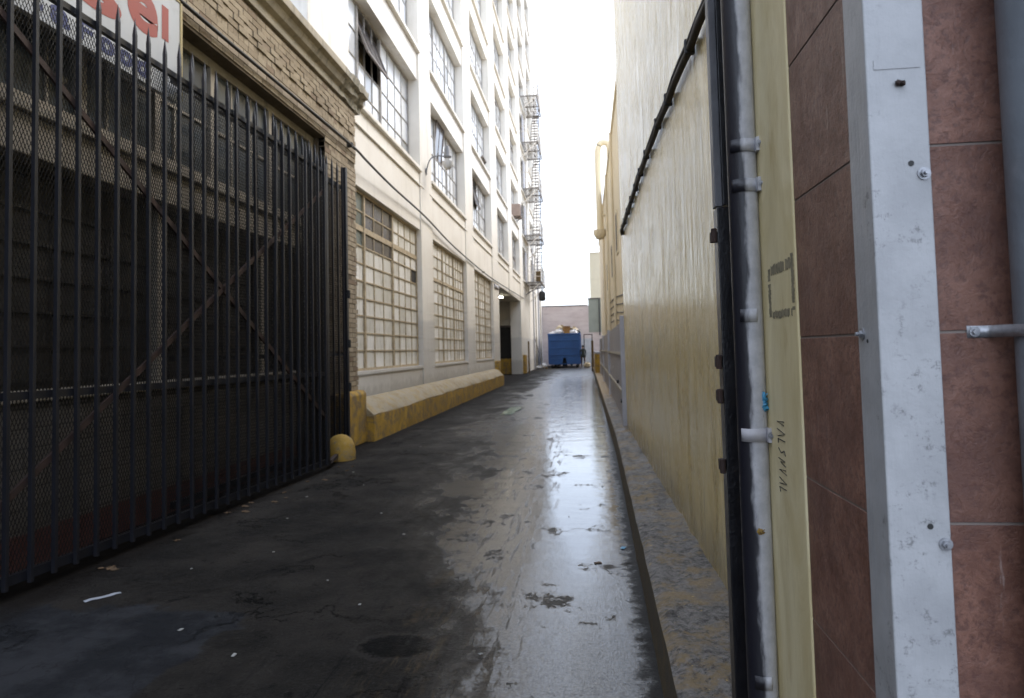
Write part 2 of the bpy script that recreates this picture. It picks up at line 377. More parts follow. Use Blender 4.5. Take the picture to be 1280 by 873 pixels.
def m_road():
    t = NT('wet_alley_asphalt'); P = t.co(); x, y, z = t.xyz(P)
    big = t.noise(t.sc(P, (1.0, .45, 1)), 1.1, 8, .62, .3)
    med = t.noise(t.sc(P, (1, .8, 1)), 5.5, 9, .72)
    fine = t.noise(P, 42, 6, .75)
    # how far left the water reaches: narrow by the camera, wide further in
    edge = t.rng(y, 2.6, 12, -.62, -2.15, False)
    w = t.m('ADD', t.m('SUBTRACT', x, edge), t.m('MULTIPLY', t.m('SUBTRACT', big, .5), 4.2))
    w = t.m('ADD', w, t.m('MULTIPLY', t.m('SUBTRACT', med, .5), 1.5))
    w = t.m('ADD', w, t.m('MULTIPLY', t.m('SUBTRACT', fine, .5), .55))
    near = t.m('SUBTRACT', 1.0, t.rng(y, 3.2, 6.5))               # close by, the film is thin and the stone shows through
    w = t.m('SUBTRACT', w, t.m('MULTIPLY', near, .12))
    w = t.m('ADD', w, t.m('MULTIPLY', t.rng(x, -1.0, -.3), .75))
    wet = t.rng(w, t.m('SUBTRACT', -.06, t.m('MULTIPLY', near, .45)), t.m('ADD', .22, t.m('MULTIPLY', near, .6)))
    damp = t.rng(w, -1.3, .15)
    isl = t.rng(t.m('ADD', t.noise(t.sc(P, (1, .8, 1)), 2.1, 9, .74), t.m('MULTIPLY', t.m('SUBTRACT', fine, .5), .15)), .575, .625)
    wet = t.m('MULTIPLY', wet, t.m('SUBTRACT', 1.0, t.m('MULTIPLY', isl, t.rng(x, -1.0, -.3, .9, .6))))
    # colour
    agg = t.noise(P, 70, 5, .8)
    c = t.mix(t.rng(t.noise(P, 1.7, 7, .65), .3, .7), (.018,.0168,.0155), (.050,.0445,.039))
    c = t.mix(t.rng(agg, .56, .70, 0, .6), c, (.095,.088,.082)); c = t.mix(t.rng(agg, .46, .34, 0, .85), c, (.006,.006,.006))
    c = t.mix(t.rng(t.noise(P, 34, 3, .6), .56, .72, 0, .55), c, (.065,.06,.056))
    c = t.mix(t.rng(t.noise(P, 5, 9, .8), .57, .64, 0, .8), c, (.007,.007,.007))
    c = t.mix(t.rng(t.noise(t.sc(P, (1, .7, 1)), 3.1, 9, .8), .60, .66, 0, .5), c, (.062,.054,.045))
    wob3 = t.n('ShaderNodeTexNoise', {'Vector': P, 'Scale': 2.4, 'Detail': 8.0, 'Roughness': .7}).outputs['Color']
    ck = t.n('ShaderNodeTexVoronoi', {'Vector': t.n('ShaderNodeVectorMath', {0: P, 1: wob3}, operation='ADD').outputs[0], 'Scale': .85}, feature='DISTANCE_TO_EDGE').outputs[0]
    crack = t.m('MULTIPLY', t.m('SUBTRACT', 1.0, t.rng(ck, .002, .013)), t.rng(t.noise(P, .9, 3), .46, .56))
    c = t.mix(t.m('MULTIPLY', crack, .85), c, (.004,.004,.004))
    # muddy wheel track; its brown also paints in the building's reflection
    tr = t.noise(t.sc(P, (8, .9, 1)), 2.2, 8, .75, .5)
    band = t.m('MULTIPLY', t.rng(x, -1.25, -.85), t.m('SUBTRACT', 1.0, t.rng(x, -.55, -.25)))
    mud_refl = t.m('MULTIPLY', band, t.rng(tr, .47, .60)); c = t.mix(t.m('MULTIPLY', mud_refl, t.rng(t.noise(P, 4, 7, .7), .42, .62, 0, .9)), c, (.115,.085,.052))
    trd = t.m('MULTIPLY', t.rng(x, -1.9, -1.2), t.m('MULTIPLY', t.m('SUBTRACT', 1.0, t.rng(x, -.6, -.3)), t.rng(t.noise(t.sc(P, (6, .9, 1)), 1.7, 8, .78, .4), .57, .63)))
    c = t.mix(t.m('MULTIPLY', trd, .8), c, (.009,.009,.009))
    # old concrete patch by the gate
    pw = t.m('MULTIPLY', t.m('SUBTRACT', t.noise(P, 3.2, 5, .6), .5), .55)
    patch = t.m('MULTIPLY', t.m('SUBTRACT', 1.0, t.rng(t.m('ADD', y, pw), 3.74, 3.80)), t.m('SUBTRACT', 1.0, t.rng(t.m('ADD', x, pw), -1.98, -1.93)))
    pc = t.mix(t.rng(t.noise(P, 2.4, 6, .65), .4, .62), (.0280,.0301,.0350), (.0595,.0616,.0686))
    crk = t.n('ShaderNodeTexVoronoi', {'Vector': t.n('ShaderNodeVectorMath', {0: P, 1: t.n('ShaderNodeTexNoise', {'Vector': P, 'Scale': 3.0, 'Detail': 6.0}).outputs['Color']}, operation='ADD').outputs[0], 'Scale': 1.9}, feature='DISTANCE_TO_EDGE').outputs[0]
    pc = t.mix(t.rng(crk, 0.0, .012, .6, 0), pc, (.012,.012,.012)); c = t.mix(t.m('MULTIPLY', patch, .9), c, pc)
    # oil blot and the joint that crosses the alley
    dx = t.m('DIVIDE', t.m('ADD', x, .98), .19); dy = t.m('DIVIDE', t.m('SUBTRACT', y, 3.37), .13)
    dd = t.m('ADD', t.m('ADD', t.m('MULTIPLY', dx, dx), t.m('MULTIPLY', dy, dy)), t.m('MULTIPLY', t.m('SUBTRACT', t.noise(P, 9, 7, .7), .5), 2.4))
    blot = t.m('SUBTRACT', 1.0, t.rng(dd, .75, 1.1)); c = t.mix(t.m('MULTIPLY', blot, .9), c, (.006,.006,.006))
    rim = t.m('MULTIPLY', t.rng(dd, 1.0, 1.2), t.m('SUBTRACT', 1.0, t.rng(dd, 1.3, 1.8))); c = t.mix(t.m('MULTIPLY', rim, .16), c, (.12,.11,.10))
    jy = t.m('ABSOLUTE', t.m('ADD', t.m('SUBTRACT', y, t.m('MULTIPLY', x, -.06)), t.m('SUBTRACT', t.m('MULTIPLY', t.noise(P, 2.5, 5), .3), 8.15)))
    joint = t.m('MULTIPLY', t.m('SUBTRACT', 1.0, t.rng(jy, .006, .03)), t.m('SUBTRACT', 1.0, t.rng(x, -1.6, -1.2))); c = t.mix(t.m('MULTIPLY', joint, .6), c, (.012,.012,.012))
    # gutter muck along both kerbs
    gn = t.m('MULTIPLY', t.m('SUBTRACT', t.noise(P, 9, 9, .8), .5), .42)
    gut = t.rng(t.m('ADD', x, t.m('SUBTRACT', gn, t.m('MULTIPLY', t.m('SUBTRACT', y, 1.5), .0105))), .12, .24); c = t.mix(t.m('MULTIPLY', gut, .9), c, (.012,.011,.010))
    gut2 = t.m('SUBTRACT', 1.0, t.rng(t.m('ADD', x, gn), -3.42, -3.2)); c = t.mix(t.m('MULTIPLY', gut2, .85), c, (.016,.013,.011))
    c = t.mix(t.m('MULTIPLY', wet, .55), c, t.mix(1.0, c, (.45,.46,.48), 'MULTIPLY'))
    # gloss
    wet = t.m('MULTIPLY', wet, t.rng(x, -2.0, -.7, .62, 1.0))
    wet = t.m('MULTIPLY', wet, t.m('SUBTRACT', 1.0, t.m('MULTIPLY', t.m('MULTIPLY', band, t.rng(tr, .51, .62)), .45)))
    grain = t.m('MULTIPLY', t.rng(agg, .38, .58, .30, 1.0), t.rng(t.noise(P, 26, 6, .8), .36, .52, .45, 1.0))
    gmix = t.rng(y, 4, 15, 1.0, .25)
    grain = t.m('ADD', t.m('MULTIPLY', grain, gmix), t.m('SUBTRACT', 1.0, gmix))
    rough = t.m('ADD', t.rng(damp, 0, 1, .78, .42, False), t.m('MULTIPLY', t.m('SUBTRACT', med, .5), .3))
    film = t.m('ADD', t.rng(t.noise(P, 2.3, 6, .7), .35, .65, .02, .09), t.m('ADD', t.rng(y, 12, 26, 0, .06), t.rng(y, 26, 46, 0, .24)))
    film = t.m('ADD', film, t.m('MULTIPLY', near, .05))
    dry = t.m('SUBTRACT', 1.0, wet)
    right = t.rng(t.m('ADD', x, t.m('MULTIPLY', t.m('SUBTRACT', med, .5), 1.2)), t.rng(y, 8, 24, -1.25, -2.6), t.rng(y, 8, 24, -.55, -1.7))
    ro_left = t.m('MULTIPLY', t.m('SUBTRACT', 1.0, right), .13)
    fr = t.n('ShaderNodeMix', data_type='FLOAT'); t.put(fr.inputs[0], wet); t.put(fr.inputs[2], rough); t.put(fr.inputs[3], t.m('ADD', film, ro_left))
    ro = t.m('MAXIMUM', fr.outputs[0], t.m('MULTIPLY', gut, .55))
    dry_h = t.m('SUBTRACT', t.m('ADD', t.m('ADD', t.m('MULTIPLY', agg, .5), t.m('MULTIPLY', fine, .9)), t.m('MULTIPLY', med, 2.2)), t.m('MULTIPLY', crack, 1.2))
    n1 = t.bump(dry_h, t.m('ADD', t.m('MULTIPLY', near, .09), t.m('ADD', .02, t.m('MULTIPLY', dry, .9))), .026)
    rip = t.m('ADD', t.noise(t.sc(P, (.7, 1.5, 1)), 2.6, 5, .6), t.m('MULTIPLY', t.noise(t.sc(P, (.8, 1.6, 1)), 11, 4, .6), .22))
    n2 = t.bump(rip, t.m('ADD', t.rng(y, 5, 24, .08, .2), t.rng(y, 24, 44, 0, .4)), .05, n1)
    return t.set(c, ro, n2, spec=t.m('ADD', .08, t.m('MULTIPLY', wet, t.m('MULTIPLY', t.m('MULTIPLY', t.m('MULTIPLY', right, 1.0), grain), t.m('SUBTRACT', 1.0, t.m('MULTIPLY', gut, .92))))))
M['road'] = m_road()
M['ground'] = paint('city_ground', (.09,.085,.08), .85, .2, (.05,.05,.05), .4, .3, .2, 10)

# ================================================================== SETTING
g = MB(); g.quad((-160,-60,-.006), (160,-60,-.006), (160,260,-.006), (-160,260,-.006))
tag(g.build('ground', M['ground']), kind='structure')
g = MB(); g.quad((-9.2,-12,0), (1.05,-12,0), (1.05,60.9,0), (-9.2,60.9,0))
tag(g.build('alley_road', M['road']), kind='structure')

# ================================================================== BRICK BUILDING (near left)
BX = -3.80
bb = thing('brick_building', 'low tan brick building with stone cornice, behind the black gate on the left', 'building', (-3.8, 4, 0))
OPY0, OPY1, OPZ = -2.6, 9.70, 4.70
rows = MB(); pitch = .079
nrow = int((5.56-.86)/pitch)
for r in range(nrow):
    z0 = .86 + r*pitch; z1 = z0 + pitch - .011
    head = (r % 6 == 5); L = .107 if head else .213
    xo = R.uniform(-.002, .003) - (.010 if head else 0)
    segs = [(-4.0, 11.05)] if z0 > OPZ-.02 else [(-4.0, OPY0), (OPY1, 11.05)]
    dent = (nrow-5 <= r <= nrow-3)
    for a, b in segs:
        y = a - (L+.01)*(r % 2)*.5
        k = 0
        while y < b:
            y0, y1 = max(a, y), min(b, y + L)
            last = y + L + .01 >= b
            if last: y1 = b + R.uniform(-.035, .012)
            if y1 - y0 > .02:
                px = xo + R.uniform(-.0025, .0025)
                if dent and (k % 2 == 0): px += .013
                rows.box(BX-.10, BX+px, y0, y1, z0, z1)
            y += L + .01; k += 1
rows.build('wall', M['brick'], bb)
mo = MB()
mo.box(BX-.30, BX-.012, -4.0, OPY0, 0, 5.56); mo.box(BX-.30, BX-.012, OPY1, 11.0, 0, OPZ); mo.box(BX-.30, BX-.012, -4.0, 11.0, OPZ, 5.56)
mo.box(-9.0, BX-.302, 10.8, 11.0, 0, 5.5); mo.box(-9.0, BX-.302, -4.0, -3.8, 0, 5.5)
mo.box(-9.0, BX-.302, -3.8, 10.8, 5.3, 5.5)
mo.build('mortar_core', M['mortar'], bb)
# cornice: a moulded stone course, its far end broken
co = MB()
prof = [(-3.95,5.56),(-3.77,5.56),(-3.765,5.66),(-3.70,5.70),(-3.66,5.78),(-3.60,5.82),(-3.60,5.93),(-3.64,5.97),(-3.95,6.02)]
co.prism(prof, -4.1, 10.2); co.build('cornice', M['stone'], bb, bevel=.008)
ce = MB(); n = 26; m_ = len(prof)
vs = []; fs = []
for i in range(n):
    t_ = i/(n-1); y = 10.2 + 1.03*t_
    for (x, z) in prof:
        dv = mnoise.noise_vector(Vector((x*7, y*6, z*7)))*.05*min(1, t_*3)
        vs.append((x + dv.x - .02*t_*(x > -3.7), y + dv.y*.8*(0 < i), z + dv.z*.7))
for i in range(n-1):
    for k in range(m_): fs.append((i*m_+k, i*m_+(k+1) % m_, (i+1)*m_+(k+1) % m_, (i+1)*m_+k))
fs += [tuple(range(m_-1,-1,-1)), tuple((n-1)*m_+k for k in range(m_))]
ce.add(vs, fs); ce.build('broken_cornice_end', M['stone_bad'], bb, smooth=30)
# opening behind the gate: low wall, dark shutter, lintel, window band
lw = MB(); lw.box(-4.30, -3.95, OPY0, OPY1, 0, 1.16); lw.build('low_wall', M['block'], bb)
sl = MB(); sl.box(-4.30, -3.91, OPY0, OPY1, 1.163, 1.24); sl.build('sill', M['lintel'], bb, bevel=.012)
sh = MB(); sh.box(-4.30, -4.19, OPY0, OPY1, 1.243, 2.937)
for k in range(7): sh.box(-4.188, -4.165, OPY0, OPY1, 1.30+k*.26, 1.325+k*.26)
for k in range(20): sh.box(-4.164, -4.15, OPY0+.1+k*.62, OPY0+.125+k*.62, 1.243, 2.937)
sh.build('shutter', M['dark_slat'], bb)
for y in (-1.2, .6, 2.4, 4.2, 6.15, 8.25, 9.5):
    p = MB(); p.box(-4.155, -4.08, y-.035, y+.035, 1.243, 2.93); p.build('shutter_post', M['lintel'] if y in (6.15, 8.25) else M['dark'], bb)
li = MB(); li.box(-4.30, -3.965, OPY0, OPY1, 2.94, 3.24); li.box(-4.30, -3.915, OPY0, OPY1, 3.243, 3.31); li.build('lintel', M['lintel'], bb, bevel=.01)
fr = MB(); X = -4.02
fr.box(X-.03, X+.04, OPY0, OPY1, 3.313, 3.39); fr.box(X-.03, X+.04, OPY0, OPY1, 4.60, 4.698)
muls = [-1.8,-.9,0,.95,1.9,2.95,4.0,5.0,5.96,6.92,8.28,9.62]
for y in muls: fr.box(X-.03, X+.045, y-.04, y+.04, 3.39, 4.60)
for a, b in zip(muls, muls[1:]):
    fr.box(X-.012, X+.018, a+.04, b-.04, 3.93, 3.96)
    for q in (1, 2): fr.box(X-.01, X+.015, a+(b-a)*q/3-.012, a+(b-a)*q/3+.012, 3.39, 3.93); fr.box(X-.01, X+.015, a+(b-a)*q/3-.012, a+(b-a)*q/3+.012, 3.96, 4.60)
wf = fr.build('window', M['lintel'], bb)
pn = MB()
for a, b in zip(muls, muls[1:]):
    for q in range(3):
        for z0, z1 in ((3.385, 3.935), (3.955, 4.605)):
            y0, y1 = a+(b-a)*q/3, a+(b-a)*(q+1)/3; e = R.uniform(-.004, .004)
            pn.quad((X-.005+e,y0,z0), (X-.005-e,y1,z0), (X-.005-e,y1,z1), (X-.005+e,y0,z1))
pn.build('panes', M['pane_blue'], wf)
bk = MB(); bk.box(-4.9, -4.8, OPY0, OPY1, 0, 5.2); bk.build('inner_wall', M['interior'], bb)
# yellow painted foot of the brick corner
yb = MB()
yb.prism([(-4.1,0),(-3.66,0),(-3.66,.80),(-3.70,.855),(-4.1,.855)], 9.72, 11.04); yb.build('painted_foot', M['yellow'], bb, bevel=.02)

# the shop sign on the brick face
sg = thing('shop_sign', 'white sign with big red and small navy lettering above the gate', 'sign', (-3.77, 4.2, 3.87))
s_ = MB(); s_.box(-3.785, -3.735, 2.3, 5.93, 3.84, 4.80); s_.build('panel', M['sign'], sg)
s_ = MB(); s_.box(-3.787, -3.728, 5.933, 5.965, 3.87, 4.81); s_.box(-3.787, -3.728, 2.3, 5.93, 4.803, 4.83); s_.build('edge_trim', M['sign_edge'], sg)
for y in (3.2, 5.2):
    for z, x in ((4.70, -3.9), (4.0, -4.0)): s_ = MB(); s_.bar((-3.79, y, z), (x, y, z), .05); s_.build('bracket', M['black'], sg)
def glyph(ch, y0, y1, z0, z1, shear=0, fat=.035):
    cu = bpy.data.curves.new('t', 'FONT'); cu.body = ch; cu.offset = fat; cu.extrude = 0; cu.resolution_u = 6
    ob = bpy.data.objects.new('t', cu); COL.objects.link(ob); bpy.context.view_layer.update()
    me = bpy.data.meshes.new_from_object(ob.evaluated_get(bpy.context.evaluated_depsgraph_get()))
    vs = [v.co.copy() for v in me.vertices]; fs = [tuple(p.vertices) for p in me.polygons]
    bpy.data.objects.remove(ob); bpy.data.curves.remove(cu); bpy.data.meshes.remove(me)
    a0, a1 = min(v.x for v in vs), max(v.x for v in vs); b0, b1 = min(v.y for v in vs), max(v.y for v in vs)
    out = []
    for v in vs:
        fy = (v.x-a0)/(a1-a0); fz = (v.y-b0)/(b1-b0)
        out.append((-3.733, y0+(y1-y0)*fy + shear*fz, z0+(z1-z0)*fz))
    return out, fs
for txt, mt in (([('A',3.15,3.72,4.30,4.66),('n',3.82,4.36,4.30,4.62),('g',4.50,5.12,4.18,4.63),('e',5.19,5.60,4.27,4.64),('l',5.655,5.755,4.34,4.655)], 'red'),
                ([('S',3.90,4.10,3.885,4.045),('e',4.14,4.31,3.88,4.045),('a',4.37,4.56,3.88,4.015),('F',4.62,4.80,3.885,4.045),('o',4.86,5.04,3.88,4.015),('o',5.09,5.26,3.88,4.015),('d',5.30,5.47,3.88,4.065)], 'navy')):
    L = MB()
    for gl in txt: L.add(*glyph(*gl, fat=.05 if mt == 'navy' else .04))
    L.build('lettering', M[mt], sg)

# ================================================================== GATES
def gate_x(y): return -3.7362 + .0542*y
gt = thing('metal_gate', 'nearest black barred gate leaf with diamond mesh and two rusted diagonal braces', 'gate', (-3.4, 8.4, 0), 'gate leaves folded back along the brick building')
def bar_mesh(h, w=.026):
    b = MB(); b.box(-w/2, w/2, -w/2, w/2, 0, h-.035)
    b.add([(-w/2,-w/2,h-.035),(w/2,-w/2,h-.035),(w/2,w/2,h-.035),(-w/2,w/2,h-.035),(0,0,h)], [(0,1,4),(1,2,4),(2,3,4),(3,0,4)])
    return b
W['zero'] = (0,0,0)
b0 = bar_mesh(1.0).build('bar', M['gate'], gt); b0.parent = None
bm_ = b0.data
for v in bm_.vertices: v.co = Vector(v.co) + Vector(W['metal_gate'])      # back to bar-local coordinates
bpy.data.objects.remove(b0)
def add_bar(parent, x, y, z0, z1):
    o = bpy.data.objects.new('bar', bm_); COL.objects.link(o); o.parent = parent
    w = Vector(W[parent.name]); o.location = Vector((x, y, z0)) - w; o.scale = (1, 1, z1-z0); return o
y = 2.20
i = 0
while y < 8.46:
    z1 = 4.165 - .042*(y-4.6) + R.uniform(-.016, .016)
    ob_ = add_bar(gt, gate_x(y), y, .07, z1); ob_.rotation_euler = (R.gauss(0,.0016), R.gauss(0,.002), 0); y = 2.20 + .1803*(i+1); i += 1
YA, YB = 2.12, 8.46
def gp(y, z, off=0): return (gate_x(y)+off, y, z)
rail = MB(); rail.bar(gp(YA, 3.975, -.045), gp(YB, 3.82, -.045), .04, .045); rail.build('rail', M['gate'], gt)
rail = MB(); rail.bar(gp(YA, 1.25, -.045), gp(YB, 1.21, -.045), .04, .05); rail.build('rail', M['gate'], gt)
rail = MB(); rail.bar(gp(YA, .12, -.045), gp(YB, .10, -.045), .045, .06); rail.build('rail', M['gate'], gt)
st = MB(); st.bar(gp(YB-.01, .07, -.045), gp(YB-.01, 3.93, -.045), .05); st.build('stile', M['gate'], gt)
st = MB(); st.bar(gp(YA, .07, -.045), gp(YA, 4.1, -.045), .05); st.build('stile', M['gate'], gt)
# expanded metal: rows of zigzag strands
em = MB(); dw, dh = .028, .062; r_ = .0027
nrow_ = int((3.86-.1)/(dh/2))
V = []; Fc = []
def strand(pts):
    b = len(V); n = len(pts)
    for (x, yy, z) in pts:
        V.append((x+r_, yy, z+r_)); V.append((x+r_, yy, z-r_)); V.append((x-r_, yy, z))
    for i in range(n-1):
        for k in range(3): Fc.append((b+i*3+k, b+i*3+(k+1)%3, b+(i+1)*3+(k+1)%3, b+(i+1)*3+k))
ncol = int((YB-YA)/(dw/2))
for r in range(0, nrow_+1):
    z0 = .1 + r*dh/2; pts = []
    for k in range(ncol+1):
        yy = YA + k*dw/2; amp = dh/4 if (k+r) % 2 else -dh/4
        zz = min(z0 + amp, 3.972-.0244*(yy-YA))
        pts.append((gate_x(yy)-.050, yy, zz))
    strand(pts)
em.v = V; em.f = Fc; em.m = [0]*len(Fc); em.build('expanded_mesh', M['mesh'], gt)

g2 = thing('metal_gate', 'rear black barred gate leaf without braces, its tips showing above the nearest leaf', 'gate', (-3.62, 9.9, 0), 'gate leaves folded back along the brick building')
GX = -3.62
for k in range(21): add_bar(g2, GX, 9.90-.208*k, .10, 4.34 + R.uniform(-.012, .012))
for z, w in ((3.98, .07), (.16, .06), (1.45, .045)):
    q = MB(); q.bar((GX-.04, 5.7, z), (GX-.04, 9.9, z), .045, w); q.build('rail', M['gate'], g2)
q = MB(); q.bar((GX, 9.985, .06), (GX, 9.985, 4.30), .075); q.build('stile', M['gate'], g2)
for a, b in (((3.2, 4.0), (8.44, .62)), ((8.44, 3.60), (3.2, -.02+.2))):
    q = MB(); q.bar(gp(a[0], a[1], -.032), gp(b[0], b[1], -.032), .02, .045); q.build('brace', M['rust'], gt)
V = []; Fc = []
for r in range(0, int(3.8/(dh/2))):
    pts = []
    for k in range(int(1.55/(dw/2))+1):
        yy = 8.38 + k*dw/2; pts.append((GX-.03, yy, .17 + r*dh/2 + (dh/4 if (k+r) % 2 else -dh/4)))
    strand(pts)
e2 = MB(); e2.v = V; e2.f = Fc; e2.m = [0]*len(Fc); e2.build('expanded_mesh', M['mesh'], g2)
q = MB(); q.bar((-3.30, 8.47, .09), (-3.60, 9.86, .09), .05, .04); q.build('tie_bar', M['rust'], g2)
for z in (.9, 1.55, 2.3):
    q = MB(); q.tube([(GX+.05, 9.99, z), (GX+.05, 9.99, z+.12)], .025, 8); q.box(GX-.02, GX+.05, 9.965, 10.02, z+.03, z+.09); q.build('hinge', M['black'], g2, smooth=40)

# wheel guard by the corner
wg = MB(); wg.lathe([(.20,0),(.205,.10),(.19,.20),(.15,.28),(.085,.33),(.03,.345)], (-3.43, 9.2, 0), 24)
tag(wg.build('wheel_guard', M['guard'], loc=(-3.43, 9.2, 0), smooth=60), 'squat worn yellow concrete dome at the foot of the brick corner', 'wheel guard')

# ================================================================== WHITE BUILDING
wb = thing('white_building', 'tall white factory building with gridded steel windows along the left of the alley', 'building', (-3.95, 30, 0))
XF = -3.95
bays = [(11.2,16.25),(17.5,22.55),(24.1,29.0),(30.95,35.35),(37.2,41.4),(43.4,47.6),(49.7,53.9)]
floors = [5.97 + 2.985*k for k in range(8)]; WH = 2.23
YE = 60.9; ZT = 31.0
def pilaster(y0, y1, z0, z1): q = MB(); q.box(XF-.65, XF, y0, y1, z0, z1); q.build('pier', M['white'], wb)
pilaster(10.10, 11.2, 6.05, ZT)
for (a, b), (c, d) in zip(bays, bays[1:]):
    if b < 30 or a > 40: pilaster(b, c, 0, ZT)
    elif 34 < b < 36: pilaster(b, c, 4.45, ZT)
    else: pilaster(b, c, 0, ZT)
pilaster(bays[-1][1], YE, 0, ZT)
# brick-lined return above the low roof
up = MB(); up.box(XF-.65, XF+.06, 9.32, 10.097, 6.03, ZT); up.build('end_pier', M['white'], wb, bevel=.02)
sp = MB()
for (a, b) in bays:
    zs = [(floors[k]+WH, floors[k+1]) for k in range(len(floors)-1)] + [(floors[-1]+WH, ZT)]
    for z0, z1 in zs: sp = MB(); sp.box(XF-.65, XF-.05, a, b, z0, z1); sp.build('spandrel', M['white'], wb)
    sp = MB(); sp.box(XF-.65, XF-.03, a, b, 4.45, floors[0]); sp.build('spandrel', M['white'], wb)
sill = MB()
for k, z in enumerate(floors):
    for (a, b) in bays: sill = MB(); sill.box(XF-.30, XF+.045, a-.05, b+.05, z-.085, z+.003); sill.build('sill', M['white'], wb, bevel=.012)
for (a, b) in bays: sill = MB(); sill.box(XF-.031, XF+.012, a-.3, b+.3, 5.53, 5.57); sill.build('ledge', M['white'], wb, bevel=.012)
dado = MB()
for (a, b) in bays[:3]:
    dado = MB(); dado.box(XF-.65, XF-.03, a, b, 0, 1.08); dado.box(XF-.30, XF-.005, a, b, 1.083, 1.14); dado.build('dado', M['white'], wb)
for a, b in bays[5:]: dado = MB(); dado.box(XF-.65, XF-.02, a, b, 0, 4.447); dado.build('infill_wall', M['white'], wb)
core = MB()
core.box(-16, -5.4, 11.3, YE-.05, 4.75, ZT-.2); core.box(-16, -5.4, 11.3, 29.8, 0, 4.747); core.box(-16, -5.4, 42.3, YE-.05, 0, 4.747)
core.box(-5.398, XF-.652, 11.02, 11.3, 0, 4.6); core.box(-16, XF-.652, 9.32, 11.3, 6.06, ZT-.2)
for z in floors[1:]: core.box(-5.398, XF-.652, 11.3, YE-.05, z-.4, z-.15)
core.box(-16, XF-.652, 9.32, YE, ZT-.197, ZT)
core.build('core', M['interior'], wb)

def window(parent, y0, y1, z0, z1, x, secs, rows_, paneM, frameM, vents=(), thin=.022, mul=.075, special=None, midrail=None):
    """secs: fractions ending each section with its column count; a steel frame and its panes as a sub-part"""
    f = MB(); d0, d1 = x-.025, x+.03
    f.box(d0, d1, y0, y1, z0, z0+.05); f.box(d0, d1, y0, y1, z1-.05, z1)
    f.box(d0, d1, y0, y0+.05, z0+.05, z1-.05); f.box(d0, d1, y1-.05, y1, z0+.05, z1-.05)
    panes = {}
    cuts = []
    yy = y0; prev = 0
    for si, (fr_, nc) in enumerate(secs):
        a, b = y0 + (y1-y0)*prev, y0 + (y1-y0)*fr_
        if si: f.box(d0, d1+.012, a-mul/2, a+mul/2, z0+.05, z1-.05)
        lo = a + (mul/2 if si else .05); hi = b - (mul/2 if si < len(secs)-1 else .05)
        for c in range(nc):
            p0, p1 = lo+(hi-lo)*c/nc, lo+(hi-lo)*(c+1)/nc
            if c: f.box(x-.012, x+.016, p0-thin/2, p0+thin/2, z0+.05, z1-.05)
            for r in range(rows_):
                q0, q1 = z0+.05+(z1-z0-.1)*r/rows_, z0+.05+(z1-z0-.1)*(r+1)/rows_
                panes[(si, c, r)] = (p0, p1, q0, q1)
        for r in range(1, rows_):
            q = z0+.05+(z1-z0-.1)*r/rows_
            th = thin
            if midrail is not None and r == midrail: th = mul*1.6
            f.box(x-.014, x+.019+(.01 if th > thin else 0), lo, hi, q-th/2, q+th/2)
        prev = fr_
    w = f.build('window', frameM, parent)
    groups = {}
    vset = {}
    for v in vents:
        for c in range(v[1], v[2]):
            for r in range(v[3], v[4]): vset[(v[0], c, r)] = v
    for key, (p0, p1, q0, q1) in panes.items():
        if key in vset: continue
        mt = special(key) if special else paneM
        e1, e2 = R.uniform(-.005, .005), R.uniform(-.005, .005)
        groups.setdefault(mt.name, (mt, MB()))[1].quad((x+e1,p0,q0), (x+e2,p1,q0), (x-e1,p1,q1), (x-e2,p0,q1))
    for mt, mb in groups.values(): mb.build('panes', mt, w)
    for v in vents:
        ks = [panes[(v[0], c, r)] for c in range(v[1], v[2]) for r in range(v[3], v[4])]
        a, b = min(k[0] for k in ks), max(k[1] for k in ks); lo, hi = min(k[2] for k in ks), max(k[3] for k in ks)
        ang = v[5]                      # a hopper or awning sash swung on its middle
        s = MB(); zc = (lo+hi)/2 + v[6]; hh = (hi-lo)/2
        def pt(yv, h): return (x + .03 + sin(ang)*h, yv, zc + cos(ang)*h)
        for h in (-hh, hh): s.bar(pt(a+.03, h), pt(b-.03, h), .04)
        s.bar(pt(a+.03,-hh), pt(a+.03,hh), .04); s.bar(pt(b-.03,-hh), pt(b-.03,hh), .04)
        for c in range(1, v[2]-v[1]): yv = a+(b-a)*c/(v[2]-v[1]); s.bar(pt(yv,-hh), pt(yv,hh), .02)
        sash = s.build('open_sash', frameM if v[7] else M['sash_dark'], w)
        sp_ = MB(); sp_.quad(pt(a+.04,-hh+.02), pt(b-.04,-hh+.02), pt(b-.04,hh-.02), pt(a+.04,hh-.02)); sp_.v = [tuple(k) for k in sp_.v]
        sp_.build('panes', M['pane_violet'] if not v[7] else paneM, w)
    return w
XW = XF - .30
secs_first = [(.245, 2), (.54, 3), (1.0, 4)]
secs_std = [(.33, 3), (.66, 3), (1.0, 3)]
VENTS = {
    (0, 0): [(1, 0, 3, 2, 4, -.35, .16, 0)],
    (1, 0): [(1, 0, 2, 2, 4, .10, .06, 0)],
    (2, 0): [(1, 0, 2, 2, 4, -.25, 0, 0)],
    (3, 0): [(0, 0, 2, 2, 4, -.3, 0, 0)],
    (4, 0): [(1, 0, 2, 1, 3, -.4, 0, 0)],
    (2, 1): [(2, 0, 2, 0, 1, .75, .0, 0)],
    (3, 1): [(0, 0, 2, 1, 4, -.3, 0, 0)],
    (3, 2): [(0, 0, 2, 2, 4, -.5, 0, 0)],
    (5, 1): [(1, 0, 2, 1, 3, -.4, 0, 0)],
    (4, 2): [(1, 0, 2, 2, 4, -.4, 0, 0)], (2, 2): [(2, 0, 2, 0, 1, .35, 0, 0)],
}
for bi, (a, b) in enumerate(bays):
    for fi, z in enumerate(floors):
        window(wb, a, b, z+.005, z+WH-.002, XW, secs_first if bi == 0 else secs_std, 4, M['pane'], M['sash'] , VENTS.get((bi, fi), ()))
